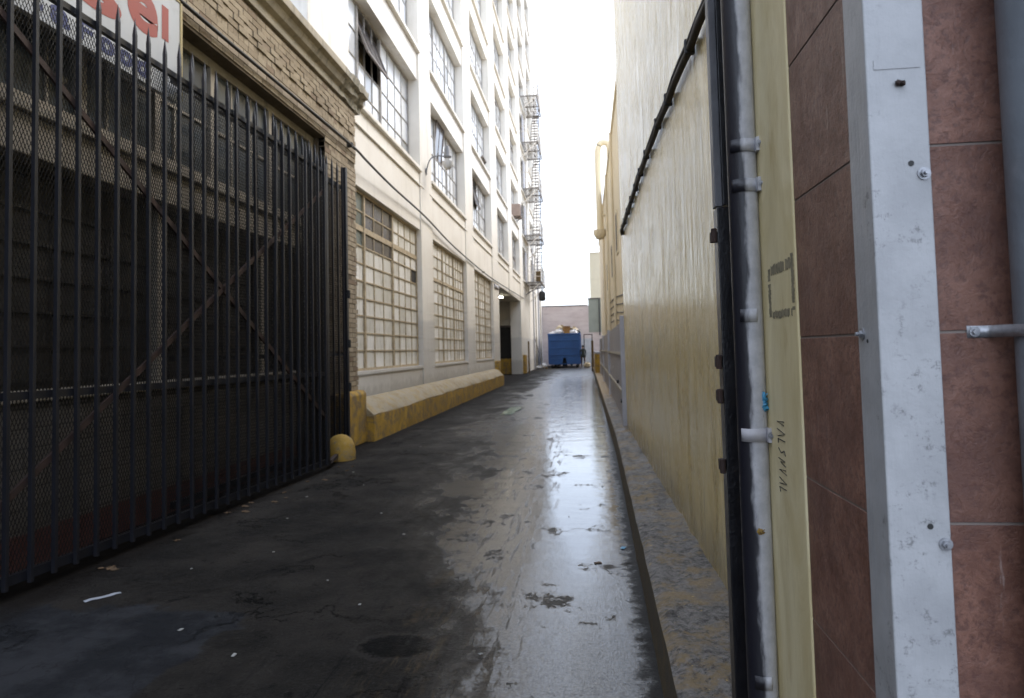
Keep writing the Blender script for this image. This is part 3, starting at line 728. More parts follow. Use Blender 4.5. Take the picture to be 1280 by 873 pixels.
# painted-over ground floor windows
def sp1(key):
    s, c, r = key
    if r >= 7 and s == 0 and r != 9: return M['pane_green']
    if r == 9 and s == 0: return M['pane_green']
    if r >= 7 and s == 1: return M['pane_violet']
    if s == 2 and c == 3 and r == 6: return M['dark']
    return M['board']
window(wb, 10.9+.3, 16.25, 1.143, 4.447, XF-.15, [(.21,2),(.58,3),(1.0,4)], 10, M['board'], M['muntin'], special=sp1, thin=.024, mul=.065, midrail=8)
window(wb, 17.5, 22.55, 1.143, 4.447, XF-.15, [(.34,3),(.66,3),(1.0,4)], 10, M['board'], M['muntin'], thin=.024, mul=.055, midrail=7)
window(wb, 24.1, 29.0, 1.143, 4.447, XF-.15, [(.34,3),(.66,3),(1.0,4)], 10, M['board'], M['muntin'], thin=.024, mul=.055)
# loading dock
dk = MB(); dk.box(-9.2, XF-.655, 42.0, 42.28, .96, 4.45); dk.box(-9.4,-9.2, 29.8, 42.28, 0, 4.45); dk.box(-9.2, XF-.655, 29.6, 29.8, 0, 4.45)
dk.box(-9.2, XF-.3, 29.9, 41.9, 4.455, 4.6); dk.box(-9.2, XF-.66, 41.94, 41.998, 3.35, 3.45)
dk.build('dock_wall', M['white'], wb)
dk = MB(); dk.box(-9.2, XF-.40, 41.90, 42.28, 0, .957); dk.build('dock_foot', M['yellow'], wb, bevel=.02)
dk = MB(); dk.box(-5.32, -4.55, 41.93, 41.997, .96, 2.9); dr = dk.build('dock_door', M['dark'], wb)
dk = MB(); dk.box(-5.42, -5.323, 41.90, 41.996, .96, 3.0); dk.box(-5.323, -4.55, 41.90, 41.996, 2.903, 3.0); dk.build('frame', M['sash_dark'], dr)
dk = MB(); dk.tube([(XF-.02, 29.3, 4.28), (XF-.02, 30.6, 4.28)], .10, 14); dk.build('shutter_roll', M['fence_post'], wb, smooth=50)
for y0, y1, h in ((29.02, 29.85, 1.02), (41.95, 43.1, 1.16)):
    q = MB(); q.box(XF-.25, XF+.16, y0, y1, 0, h); q.build('corner_bumper', M['yellow'], wb, bevel=.05, seg=3)
for y, r_p in ((50.2, .06), (52.4, .05), (55.5, .07), (57.6, .05)):
    q = MB(); q.tube([(XF+.1, y, 0), (XF+.1, y, 9 if r_p > .055 else 5.6)], r_p, 10)
    q.build('downpipe', M['fence_post'] if r_p > .055 else M['stone'], wb, smooth=50)
# loading-dock strip light (lit in the photograph)
dl = thing('strip_light', 'small lit strip light under the loading dock ceiling', 'lamp', (-4.7, 36.6, 4.35))
q = MB(); q.box(-4.95, -4.45, 36.45, 36.75, 4.37, 4.452); q.build('housing', M['fence_post'], dl)
q = MB(); q.box(-4.93, -4.47, 36.48, 36.72, 4.33, 4.369); q.build('diffuser', M['lit'], dl)

# sloped yellow wheel kerb at its foot
yk = thing('wheel_kerb', 'long sloped yellow concrete kerb along the foot of the white building', 'kerb', (-3.7, 19, 0))
def kerb_loft(poly, ys, jit):
    mb = MB(); n = len(poly); vs = []; fs = []
    for y in ys:
        for i, (x, z) in enumerate(poly):
            j = jit if 0 < i < n-1 else 0
            vs.append((x + R.uniform(-j, j), y, z + R.uniform(-j, j) if z > 0 else 0))
    for k in range(len(ys)-1):
        for i in range(n): fs.append((k*n+i, k*n+(i+1) % n, (k+1)*n+(i+1) % n, (k+1)*n+i))
    fs += [tuple(range(n-1,-1,-1)), tuple((len(ys)-1)*n+i for i in range(n))]
    return mb.add(vs, fs)
ys = [11.05 + .42*k for k in range(43)]
kerb_loft([(-3.94,0),(-3.53,0),(-3.53,.22),(-3.535,.415),(-3.94,.418)], ys, .010).build('face', M['yellow'], yk, smooth=50)
kerb_loft([(-3.945,.42),(-3.545,.421),(-3.55,.44),(-3.70,.59),(-3.78,.645),(-3.945,.69)], ys, .014).build('sloped_top', M['yellow_worn'], yk, smooth=50)

# overhead cable
cb = MB(); P_ = [(-3.76,-3.0,5.05),(-3.75,2.0,4.90),(-3.74,5.9,4.84),(-3.74,8.4,4.855),(-3.73,10.7,4.86),(-3.78,11.6,4.86),(-3.84,13.4,4.83),(-3.88,16.4,4.80),(-3.9,20,4.62),(-3.9,25.9,4.50),(-3.9,30.2,4.52),(-3.9,36,4.60),(-3.9,43,4.72)]
def smooth_pts(p, k=5):
    p = [Vector(q) for q in p]; out = []
    for i in range(len(p)-1):
        a = p[max(i-1,0)]; b = p[i]; c = p[i+1]; d = p[min(i+2, len(p)-1)]
        for j in range(k):
            t = j/k; out.append(.5*((2*b)+(c-a)*t+(2*a-5*b+4*c-d)*t*t+(3*b-a-3*c+d)*t**3))
    return out + [p[-1]]
cbt = thing('power_cable', 'long black cable running along the brick face and across the white wall', 'cable', (-3.75, 6, 4.85))
cb.tube(smooth_pts(P_), .021, 8); cb.build('cable', M['cable'], cbt, smooth=60)
q = MB(); 
for y, z, x in ((10.65,4.86,-3.76),):
    q.box(x-.06, x+.05, y-.03, y+.03, z-.03, z+.04)
q.build('clamp', M['black'], cbt)
q = MB(); q.bar((XF, 26.0, 4.50), (XF+.09, 26.0, 4.50), .05); q.build('clamp', M['black'], cbt)

# gooseneck wall lamp
lp = thing('wall_lamp', 'gooseneck wall lamp with grey cap and milky globe on the white pilaster', 'lamp', (XF, 16.8, 6.3))
hx, hy = XF+.52, 17.05
q = MB(); q.tube(smooth_pts([(XF+.02,16.8,5.95),(XF+.04,16.8,6.12),(XF+.12,16.84,6.36),(XF+.27,16.92,6.46),(hx,hy,6.47)]), .017, 8); q.build('arm', M['lampmetal'], lp, smooth=60)
q = MB(); q.lathe([(.06,0),(.06,.02)], (0,0,0), 14)
q.v = [(XF+z, 16.8+x, 6.06+y) for x, y, z in q.v]; q.build('wall_plate', M['lampmetal'], lp, smooth=40)
q = MB(); q.lathe([(.10,6.44),(.11,6.47),(.085,6.52),(.075,6.66),(.055,6.70),(.045,6.74)], (hx,hy,0), 18); q.build('cap', M['lampmetal'], lp, smooth=40)
q = MB(); q.lathe([(.055,6.13),(.115,6.19),(.135,6.28),(.14,6.34),(.06,6.36),(.05,6.43)], (hx,hy,0), 18); q.build('globe', M['lampglass'], lp, smooth=50)

# window air conditioner high on the wall
ac = thing('air_conditioner', 'boxy tan window air conditioner sticking out of an upper window of the white building', 'air conditioner', (XF-.1, 39.2, 8.6))
q = MB(); q.box(XF-.28, XF+.38, 38.6, 39.7, 9.15, 9.85); q.build('case', paint('tan_air_conditioner', (.33,.24,.19), .6), ac, bevel=.03)
q = MB()
for k in range(6): q.box(XF+.381, XF+.395, 38.7, 39.6, 9.22+k*.1, 9.27+k*.1)
q.build('grille', M['black'], ac)
q = MB(); q.bar((XF, 38.8, 8.99), (XF+.34, 38.8, 9.14), .04); q.bar((XF, 39.5, 8.99), (XF+.34, 39.5, 9.14), .04); q.build('bracket', M['black'], ac)
# round fan in the open vent of the first upper window
fn = thing('drum', 'round tan drum visible inside the open vent of the first upper window', 'drum', (-4.75, 13.2, 6.9))
q = MB(); q.lathe([(.30,0),(.36,.05),(.36,.12),(.34,.14),(.34,.70),(.36,.72),(.36,.80),(.30,.84)], (-4.72, 13.35, 6.95), 24); q.build('body', M['bag_tan'], fn, smooth=40)
q = MB(); q.box(-5.1, -4.35, 12.9, 13.8, 6.86, 6.948); q.build('shelf', M['plank'], fn)

# ---------------- fire escape
fe = thing('fire_escape', 'rusty steel fire escape of stacked balconies near the far end of the white building', 'fire escape', (-3.9, 46.5, 5.9))
M['grate'] = paint('fire_escape_steel', (.20,.18,.16), .6, .25, (.22,.15,.11), .5, 5, .2, 30)
M['rail'] = paint('flare_paled_rail', (.74,.68,.60), .6, .15, (.5,.36,.26), .5, 4, .2, 30)  # rail colour lightened to carry the bright sky's flare over the steel
fz = [5.93 + 3.12*k for k in range(5)]
for k, z in enumerate(fz):
    y0, y1 = 44.6, 48.8; x0, x1 = XF+.01, XF+1.08
    q = MB()
    for j in range(12): xx = x0+.04+(x1-x0-.08)*j/11; q.box(xx-.022, xx+.022, y0, y1, z-.02, z+.02)
    for yy in (y0, (y0+y1)/2, y1): q.box(x0, x1, yy-.03, yy+.03, z-.085, z-.022)
    q.box(x1-.03, x1+.03, y0, y1, z-.10, z+.03); q.build('platform', M['grate'], fe)
    q = MB()
    for h in (.35, .70, 1.05):
        q.tube([(x0, y0, z+h), (x1, y0, z+h), (x1, y1, z+h), (x0, y1, z+h)], .019, 6)
    for yy in [y0 + (y1-y0)*j/6 for j in range(7)]: q.tube([(x1, yy, z), (x1, yy, z+1.07)], .018, 6)
    for xx in (x0+.36, x0+.72): q.tube([(xx, y0, z), (xx, y0, z+1.05)], .016, 6); q.tube([(xx, y1, z), (xx, y1, z+1.05)], .016, 6)
    q.build('railing', M['rail'], fe)
    for yy in (y0+.05, y1-.05):
        q = MB(); q.bar((x0, yy, z-1.0), (x1-.1, yy, z-.10), .05); q.build('bracket', M['rail'], fe)
    if k < len(fz)-1:
        q = MB(); za, zb = z+.03, fz[k+1]-.1; ya, yb = (45.2, 48.2)
        for xx in (x0+.52, x0+.98): q.bar((xx, ya, za), (xx, yb, zb), .04, .14)
        for j in range(11): t_ = (j+.5)/11; q.box(x0+.54, x0+.96, ya+(yb-ya)*t_-.09, ya+(yb-ya)*t_+.09, za+(zb-za)*t_-.012, za+(zb-za)*t_+.012)
        q.build('stair', M['grate'], fe)
        q = MB(); q.box(x0-.03, x0+.03, y0+.6, y0+1.6, z+.05, z+2.05); q.build('door', M['fence_post'], fe)
q = MB()
for xx in (XF+.78, XF+1.10): q.tube([(xx, 46.0, fz[0]), (xx, 46.0, fz[-1]+1.2)], .02, 6)
for j in range(46): q.tube([(XF+.78, 46.0, fz[0]+.3*j), (XF+1.10, 46.0, fz[0]+.3*j)], .013, 5)
q.build('ladder', M['rust'], fe)
q = MB(); q.box(XF+.70, XF+1.02, 44.70, 45.1, fz[0]+.03, fz[0]+.72)
tag(q.build('crate', M['wood'], loc=(XF+.86, 44.9, fz[0]), bevel=.02), 'brown wooden crate standing on the lowest fire escape balcony', 'crate')
bl = thing('lantern', 'black lantern-shaped fitting hanging below the lowest fire escape balcony', 'lantern', (XF+1.1, 44.5, 5.0))
q = MB(); q.lathe([(.06,4.62),(.19,4.66),(.22,4.78),(.22,5.12),(.17,5.24),(.05,5.30),(.03,5.42)], (XF+1.12, 44.55, 0), 12); q.build('body', M['black'], bl, smooth=30)
q = MB(); q.tube(smooth_pts([(XF+.03,44.55,5.05),(XF+.5,44.55,5.35),(XF+1.0,44.55,5.48),(XF+1.12,44.55,5.42)]), .022, 8); q.build('arm', M['black'], bl, smooth=60)

# ================================================================== FAR END
bw = thing('end_wall', 'stained pink wall closing the far end of the alley', 'wall', (-1.5, 61, 0))
q = MB(); q.box(-4.1, .20, 61.0, 61.3, 0, 5.28); q.build('wall', M['pink'], bw)
q = MB(); q.box(-4.1, .14, 60.95, 61.35, 5.283, 5.36); q.box(.14, 2.0, 60.9, 61.35, 5.853, 5.94); q.build('coping', M['coping'], bw)
q = MB(); q.box(.203, 2.0, 60.97, 61.3, 2.9, 5.85); q.build('sage_panel', M['sage'], bw)
q = MB(); q.box(.203, 2.0, 61.0, 61.3, 0, 2.897); q.build('lower_wall', M['pink'], bw)
q = MB(); q.tube([(1.16, 60.85, 2.6), (1.16, 60.85, 5.8)], .05, 8); q.build('downpipe', M['black'], bw)
q = MB(); q.box(-.52, .42, 60.94, 60.997, 0, 2.35); dp = q.build('pale_door', paint('pale_door_paint', (.42,.43,.45), .6), bw)
tb = thing('tower_building', 'plain butter yellow tower beyond the end wall', 'building', (2.5, 78, 0))
q = MB(); q.box(.57, 9, 75, 90, 0, 11.85); q.build('wall', M['cream2'], tb)
q = MB(); q.box(.54, 9, 74.96, 90, 11.853, 12.0); q.build('parapet', M['cream'], tb)
q = MB()
for z in (3.0, 6.0, 9.0): q.box(.565, 9, 74.985, 74.998, z, z+.05)
q.build('panel_joint', M['cream'], tb)

# dumpster
dm = thing('dumpster', 'tall blue roll-off dumpster heaped with rubbish at the alley end', 'dumpster', (-1.76, 56, 0))
DX0, DX1, DY0, DY1 = -2.97, -.55, 53.0, 58.8
q = MB(); th = .06
q.box(DX0, DX1, DY0, DY0+th, .78, 2.56); q.box(DX0, DX0+1.02, DY0, DY0+th, .28, .777); q.box(DX1-1.02, DX1, DY0, DY0+th, .28, .777)
q.add([(DX0+1.02,DY0+.002,.28),(DX0+1.02,DY0+.002,.777),(DX0+1.12,DY0+.002,.777)], [(0,2,1)]); q.add([(DX1-1.02,DY0+.002,.28),(DX1-1.12,DY0+.002,.777),(DX1-1.02,DY0+.002,.777)], [(0,2,1)])
q.box(DX0, DX1, DY1-th, DY1, .28, 2.56); q.box(DX0, DX0+th, DY0+th, DY1-th, .28, 2.56); q.box(DX1-th, DX1, DY0+th, DY1-th, .28, 2.56); q.box(DX0+th, DX1-th, DY0+th, DY1-th, .28, .34)
q.build('body', M['blue'], dm, bevel=.015)
q = MB(); q.box(DX0-.06, DX1+.06, DY0-.06, DY0+.06, 2.563, 2.68); q.box(DX0-.06, DX0+.06, DY0+.06, DY1, 2.563, 2.68); q.box(DX1-.06, DX1+.06, DY0+.06, DY1, 2.563, 2.68); q.box(DX0-.06, DX1+.06, DY1, DY1+.1, 2.563, 2.68); q.build('top_rim', M['blue'], dm, bevel=.015)
for z in (.98, 1.5, 2.1):
    q = MB(); q.box(DX0+.05, DX1-.05, DY0-.045, DY0-.002, z, z+.08); q.build('rib', M['blue'], dm, bevel=.01)
for k in range(8):
    for xx in (DX0-.06, DX1+.002):
        q = MB(); q.box(xx, xx+.058, DY0+.3+k*.72, DY0+.42+k*.72, .3, 2.56); q.build('rib', M['blue'], dm)
q = MB(); q.box(DX0+1.02, DX1-1.02, DY0+.5, DY0+.56, .1, .777); q.build('hook_recess', M['black'], dm)
for xx in (DX0+.62, DX1-.78):
    q = MB(); q.box(xx, xx+.16, DY0+.05, DY1, .13, .278); q.build('skid', M['black'], dm)
for xx in (DX0+.15, DX1-.35):
    for yy in (DY0+.25, DY1-.3):
        q = MB(); q.tube([(xx, yy, .13), (xx+.2, yy, .13)], .128, 14); q.build('roller', M['black'], dm, smooth=40)
q = MB(); q.box(DX0+.065, DX1-.065, DY0+.065, DY1-.065, 2.0, 2.45)
tag(q.build('rubbish', M['bag_black'], loc=(-1.76, 56, 2.0)), 'loose rubbish filling the blue dumpster', 'rubbish', kind='stuff')
def bag(name, c, r, mt, label, group=None, seed=0):
    b = MB(); b.blob((c[0], c[1], c[2]+r[2]), r, seed, .22, 2.2, 16, 10)
    b.tube([(c[0]+.05, c[1], c[2]+r[2]*1.8), (c[0]+.10, c[1], c[2]+r[2]*2.25)], [r[0]*.18, r[0]*.28], 7)
    return tag(b.build(name, M[mt], loc=c, smooth=70), label, 'bag', group)
G_ = 'bin bags heaped on the dumpster'
bag('bin_bag', (-2.62, 53.5, 2.44), (.32,.35,.2), 'bag_white', 'small white bin bag at the left corner of the dumpster heap', G_, 1)
bag('bin_bag', (-2.15, 53.5, 2.44), (.42,.4,.28), 'bag_white', 'big white bin bag left of the cardboard box on the dumpster', G_, 2)
bag('bin_bag', (-2.0, 54.2, 2.6), (.45,.45,.34), 'bag_tan', 'tan sack at the top left of the dumpster heap', G_, 3)
bag('bin_bag', (-1.0, 53.5, 2.44), (.36,.38,.25), 'bag_white', 'white bin bag right of the cardboard box on the dumpster', G_, 4)
bag('bin_bag', (-1.05, 54.2, 2.6), (.42,.42,.28), 'bag_tan', 'tan sack at the right of the dumpster heap', G_, 5)
bag('bin_bag', (-.62, 53.55, 2.60), (.17,.2,.16), 'bag_black', 'small black bag hanging over the right rim of the dumpster', G_, 6)
bag('bin_bag', (-2.38, 53.35, 2.44), (.2,.25,.13), 'bag_black', 'small black bag squeezed between two white bags on the dumpster', G_, 7)
cbx = thing('cardboard_box', 'open brown cardboard box on top of the dumpster heap', 'box', (-1.55, 53.7, 2.5))
q = MB(); q.box(-1.86, -1.28, 53.4, 54.1, 2.45, 3.12); q.build('carton', M['card'], cbx, bevel=.01)
q = MB(); q.add([(-1.86,53.4,3.12),(-1.28,53.4,3.12),(-1.25,53.2,3.24),(-1.88,53.18,3.22)], [(0,1,2,3)]); q.add([(-1.28,53.4,3.12),(-1.28,54.1,3.12),(-1.08,54.1,3.02),(-1.08,53.4,3.02)], [(0,1,2,3)])
fl = q.build('flap', M['card'], cbx); fl.modifiers.new('Solidify', 'SOLIDIFY').thickness = .008
yb_ = MB(); yb_.box(-1.80, -1.32, 53.12, 53.38, 2.44, 2.74); tag(yb_.build('yellow_carton', M['yellow'], loc=(-1.56,53.2,2.44), bevel=.01), 'small yellow carton below the cardboard box on the dumpster', 'box')
# things on the ground beside it
bag('bin_bag', (-3.35, 52.6, 0), (.22,.24,.2), 'bag_white', 'white bin bag on the ground left of the dumpster', 'bin bags on the ground by the dumpster', 8)
bag('bin_bag', (-3.55, 50.6, 0), (.25,.3,.14), 'bag_white', 'flat pale bag on the wet ground by the left wall', 'bin bags on the ground by the dumpster', 9)
bag('bin_bag', (-.05, 52.4, 0), (.28,.25,.2), 'bag_tan', 'tan bag on the ground right of the dumpster', 'bin bags on the ground by the dumpster', 10)
q = MB(); q.bar((-3.28, 50.4, 0.0), (-3.86, 50.9, 2.35), .30, .045); tag(q.build('board', M['plank'], loc=(-3.5,50.5,0)), 'grey board leaning on the left wall near the dumpster', 'board')
pl = thing('pallet', 'low wooden pallet on the ground left of the dumpster', 'pallet', (-3.2, 52.2, 0))
q = MB()
for k in range(5): q.box(-3.75, -3.05, 51.5+k*.2, 51.64+k*.2, .10, .125)
q.build('deck', M['wood'], pl)
for xx in (-3.72, -3.44, -3.15):
    q = MB(); q.box(xx, xx+.08, 51.5, 52.44, 0, .098); q.build('runner', M['wood'], pl)
q = MB(); q.tube([(-3.62, 42.4, 0), (-3.62, 42.4, 2.0)], .05, 8); tag(q.build('bollard', M['wood'], loc=(-3.62,42.4,0)), 'thin brown steel post in front of the loading dock corner', 'bollard')
q = MB(); q.box(.25, .40, 43.6, 44.3, .0, 1.95); tag(q.build('timber_post', M['wood'], loc=(.3,44,0), bevel=.01), 'brown timber post beside the right kerb near the dumpster', 'post')
pf = thing('pipe_frame', 'thin dark pipe door frame right of the dumpster', 'frame', (.05, 53, 0))
for xx in (-.22, .40):
    q = MB(); q.tube([(xx, 53.5, 0), (xx, 53.5, 2.52)], .035, 8); q.build('upright', M['black'], pf)
q = MB(); q.tube([(-.255, 53.5, 2.555), (.435, 53.5, 2.555)], .035, 8); q.build('crossbar', M['rust'], pf)
cbk = thing('concrete_block', 'tall yellow concrete block with a white top on the right kerb', 'block', (.5, 34, .2))
q = MB(); q.box(.36, .46, 33.0, 37.5, .2, 1.18); q.box(.46, .60, 33.0, 33.6, .2, 1.18); q.build('body', M['yellow'], cbk, bevel=.03)
q = MB(); q.box(.35, .61, 32.98, 37.5, 1.183, 1.30); q.build('top', M['fence_post'], cbk, bevel=.03)

# a person in dark clothes standing by the dumpster
pr = thing('person', 'person in dark jacket and trousers standing beside the blue dumpster', 'person', (-.33, 52.6, 0))
def skin_body():
    J = [((0,0,.90),.13),((0,0,1.12),.135),((0,.01,1.32),.15),((0,.01,1.44),.07),((0,0,1.52),.062),((0,-.01,1.62),.092),
         ((.10,0,.86),.10),((.115,-.02,.47),.07),((.12,.02,.09),.05),((.125,-.12,.04),.042),
         ((-.10,0,.86),.10),((-.115,.03,.47),.07),((-.12,.06,.09),.05),((-.125,-.08,.04),.042),
         ((.19,.01,1.38),.07),((.215,.03,1.10),.052),((.19,-.05,.86),.042),((.18,-.07,.76),.04),
         ((-.19,.01,1.38),.07),((-.215,.03,1.10),.052),((-.19,-.05,.86),.042),((-.18,-.07,.76),.04)]
    E_ = [(0,1),(1,2),(2,3),(3,4),(4,5),(0,6),(6,7),(7,8),(8,9),(0,10),(10,11),(11,12),(12,13),(2,14),(14,15),(15,16),(16,17),(2,18),(18,19),(19,20),(20,21)]
    me = bpy.data.meshes.new('body'); me.from_pydata([p for p, r in J], E_, [])
    ob = bpy.data.objects.new('body', me); COL.objects.link(ob)
    ob.modifiers.new('Skin', 'SKIN')
    for i, (p, r) in enumerate(J): me.skin_vertices[0].data[i].radius = (r, r*.8)
    me.skin_vertices[0].data[0].use_root = True
    sb = ob.modifiers.new('Sub', 'SUBSURF'); sb.levels = 2; sb.render_levels = 2
    bpy.context.view_layer.update()
    m2 = bpy.data.meshes.new_from_object(ob.evaluated_get(bpy.context.evaluated_depsgraph_get()))
    bpy.data.objects.remove(ob)
    for mm in ('jacket', 'trousers', 'skin'): m2.materials.append(M[mm])
    for p in m2.polygons:
        z = p.center.z; hand = abs(p.center.x) > .15 and z < .82
        p.material_index = 2 if (z > 1.47 or hand) else (0 if z > .84 else 1); p.use_smooth = True
    return m2
bo = bpy.data.objects.new('body', skin_body()); COL.objects.link(bo); bo.parent = pr; W[bo.name] = W[pr.name]
q = MB(); q.blob((-.33, 52.61, 1.665), (.095,.115,.09), 4, .08, 2); q.build('hair', M['hair'], pr, smooth=80)

# ================================================================== RIGHT SIDE
def wx(y): return .657 - .0102*y          # alley face of the yellow wall
rb = thing('plaster_building', 'yellow plastered building on the right with brown tiled street corner', 'building', (.65, 5, 0))
YC, YW1 = 1.545, 10.25
ZB = -.433
q = MB(); ZR = 8.6; YS = 2.0
n = 24
vs = []; 
for k in range(n+1):
    y = YS + (YW1-YS)*k/n
    vs += [(wx(y), y, 0), (wx(y), y, ZR)]
q.add(vs, [(2*k+2, 2*k, 2*k+1, 2*k+3) for k in range(n)])
q.add([(wx(YW1),YW1,0),(6.5,YW1,0),(6.5,YW1,ZR),(wx(YW1),YW1,ZR)], [(0,1,2,3)])
q.add([(wx(YS),YS,ZR),(6.5,YS,ZR),(6.5,YW1,ZR),(wx(YW1),YW1,ZR)], [(0,1,2,3)])
q.build('alley_wall', M['plaster'], rb)
q = MB(); q.box(.6195, 6.5, YC-.0085, 2.60, ZB, ZR); q.near().build('tile_backing', M['grout'], rb)
# plain yellow pillar strip beside the tiles: stands 6 mm proud
q = MB(); q.box(.612, .72, 2.070, 2.62, ZB, ZR); q.near().build('pillar_strip', M['strip'], rb, bevel=.004)
# tile courses
TZ = [1.467 + .4*k for k in range(-5, 18)]
q = MB()
for za, zb in zip(TZ, TZ[1:]):
    if za < ZB: za = ZB
    z0, z1 = za+.003, zb-.003
    q.box(.617, .6194, 1.575, 2.066, z0, z1)
    for xa, xb in ((.660, 1.00), (1.006, 1.28), (1.286, 1.69), (1.696, 2.1), (2.106, 2.5)): q.box(xa, xb, YC-.012, YC-.0086, z0, z1)
q.near().build('tile', M['tile'], rb, bevel=.0006)
# steel angle on the corner, with bolts and bolt holes
cg = MB()
gx, gy = .612, 1.515
cg.prismz([(gx,gy),(gx+.122,gy),(gx+.122,gy+.012),(gx+.012,gy+.012),(gx+.012,gy+.112),(gx,gy+.112)], ZB, ZR)
guard = cg.near().build('corner_guard', M['angle'], rb, bevel=.0025)
def bolt(x, y, z, ax, r=.010, ln=.016):
    b = MB(); d = Vector((0,-1,0)) if ax == 'y' else Vector((-1,0,0)); c = Vector((x,y,z))
    b.tube([c, c + d*.003], r*1.35, 14); b.tube([c + d*.003, c + d*.009], r*.85, 6); b.tube([c + d*.009, c + d*ln], r*.45, 8)
    return b
import sys
PXM = {}
for (x, z) in ((.7185, 1.803), (.722, 1.030)): bolt(x, gy, z, 'y').near().build('bolt', M['galv'], guard, smooth=30)
bolt(gx, 1.60, 1.468, 'x').near().build('bolt', M['galv'], guard, smooth=30)
for (x, z) in ((.694, 1.826), (.694, 1.066)):
    h = MB(); h.lathe([(.0062, 0), (.0062, .0008)], (0,0,0), 16); h.v = [(x+a, gy-.0008-.0002+c*.5, z+b) for a, b, c in h.v]; h.near().build('bolt_hole', M['black'], guard)
h = MB(); h.lathe([(.0045, 0), (.0045, .0008)], (0,0,0), 14); h.v = [(gx-.0004-c*.5, 1.574+a, z_) for (a, b, c) in h.v for z_ in [1.452+b]]; h.near().build('bolt_hole', M['black'], guard)
h = MB(); h.blob((.676, gy-.004, 2.0), (.007,.006,.006), 3, .3, 3); h.blob((.683, gy-.005, 1.998), (.006,.008,.005), 5, .3, 3); h.near().build('snapped_stud', M['rust'], guard, smooth=60)
h = MB(); h.box(.628, .722, gy-.0015, gy-.0002, 2.032, 2.052); h.near().build('tape_strip', M['angle'], guard)
# old tape square and marker scribble on the yellow strip
sx = .6112
def tape(y0, y1, z0, z1):
    k = 16; al = (z1-z0) > (y1-y0); tm = MB()
    for i in range(k):
        if R.random() < .08: continue
        if al: a, b = z0+(z1-z0)*i/k, z0+(z1-z0)*(i+1)/k; tm.quad((sx, y0+R.uniform(0,.008), a), (sx, y0+R.uniform(0,.008), b), (sx, y1-R.uniform(0,.008), b), (sx, y1-R.uniform(0,.008), a))
        else: a, b = y0+(y1-y0)*i/k, y0+(y1-y0)*(i+1)/k; tm.quad((sx, a, z0+R.uniform(0,.010)), (sx, a, z1-R.uniform(0,.010)), (sx, b, z1-R.uniform(0,.010)), (sx, b, z0+R.uniform(0,.010)))
    tm.near().build('tape_mark', M['tape'], rb)
tape(2.11, 2.33, 1.672, 1.712); tape(2.11, 2.33, 1.530, 1.562); tape(2.335, 2.372, 1.54, 1.70); tape(2.078, 2.112, 1.55, 1.72)
ik = MB(); zc = 1.205
for k in range(8):
    h_ = .020; y_ = 2.25
    gly = [[(0,1),(.35,0),(.7,1)],[(0,0),(.5,1),(1,0)],[(0,1),(0,0),(.7,0)],[(.7,1),(0,.8),(.6,.4),(0,0)],[(0,0),(.2,1),(.6,.3),(.9,1)]][k % 5]
    pts = [(sx-.0006, y_+.075*(1-b)+R.uniform(-.006,.006), zc - a*h_ + R.uniform(-.002,.002)) for a, b in gly]
    ik.tube(pts, .0016, 4); zc -= .031
ik.near().build('marker_scribble', M['ink'], rb)

# black gate post and silver conduit standing on the wall face
gp_ = thing('gate_post', 'black square steel gate post with rusty hinge lugs on the yellow wall', 'post', (.58, 3.1, 0))
M['pipe'] = m_pipe()
py0 = 2.06
px0, px1 = .394, .448
q = MB(); q.box(px0, px1, py0, py0+.06, .27, 1.86); q.build('lower_tube', M['post'], gp_, bevel=.003)
q = MB(); q.box(px0-.003, px0+.018, py0+.006, py0+.05, 1.863, 5.2); q.build('upper_tube', M['post_grey'], gp_, bevel=.002)
q = MB(); q.box(px0+.0185, px1, py0-.002, py0+.05, 1.865, 5.2); q.build('upper_bar', M['post'], gp_, bevel=.002)
for z in (1.775, 1.402, 1.302, 1.099):
    q = MB(); q.box(px0-.016, px0-.001, py0+.004, py0+.045, z-.016, z+.016); q.tube([(px0-.011, py0, z-.021), (px0-.011, py0, z+.021)], .009, 10)
    q.build('hinge_lug', M['rust'] if z < 1.8 else M['black'], gp_, bevel=.002)
q = MB(); q.box(px1+.001, .64, py0+.02, py0+.045, 1.2, 1.24); q.build('wall_bracket', M['post'], gp_)
cx, cy, cr0 = .434, 1.90, .0385
cp = thing('conduit_pipe', 'silver conduit pipe with black overspray beside the black post', 'pipe', (cx, cy, 0))
q = MB(); q.tube([(cx, cy, .27), (cx, cy, 1.52), (cx, cy, 5.2)], cr0, 32); q.build('pipe', M['pipe'], cp, smooth=60)
for z, mt in ((1.985, 'pipe'), (1.877, 'pipe'), (1.528, 'pipe'), (1.212, 'fence_post'), (.577, 'pipe')):
    s = MB(); vs = []; fs = []
    a0, a1 = (-2.55, -.30) if mt != 'pipe' or z > 1.6 else (-2.3, -1.2)
    for k in range(17):
        a = a0 + (a1-a0)*k/16
        for zz in (z-.017, z+.017): vs.append((cx+(cr0+.0012)*cos(a), cy+(cr0+.0012)*sin(a), zz))
    for k in range(16): fs.append((2*k, 2*k+2, 2*k+3, 2*k+1))
    s.add(vs, fs)
    if a1 > -1: s.box(cx+.030, cx+.046, cy-.046, cy-.006, z-.017, z+.017)
    stp = s.build('strap', M[mt], cp, smooth=50); so = stp.modifiers.new('Solidify', 'SOLIDIFY'); so.thickness = .0025; so.offset = 1
    if a1 > -1: bolt(cx+.038, cy-.046, z, 'y', .0075, .016).build('bolt', M['galv'], stp, smooth=30)
q = MB(); q.blob((cx+.026, cy-.029, 1.31), (.008,.006,.013), 2, .5, 3); q.blob((cx+.027, cy-.028, 1.288), (.009,.006,.012), 6, .5, 3); q.build('paint_blob', M['bluebit'], cp, smooth=60)
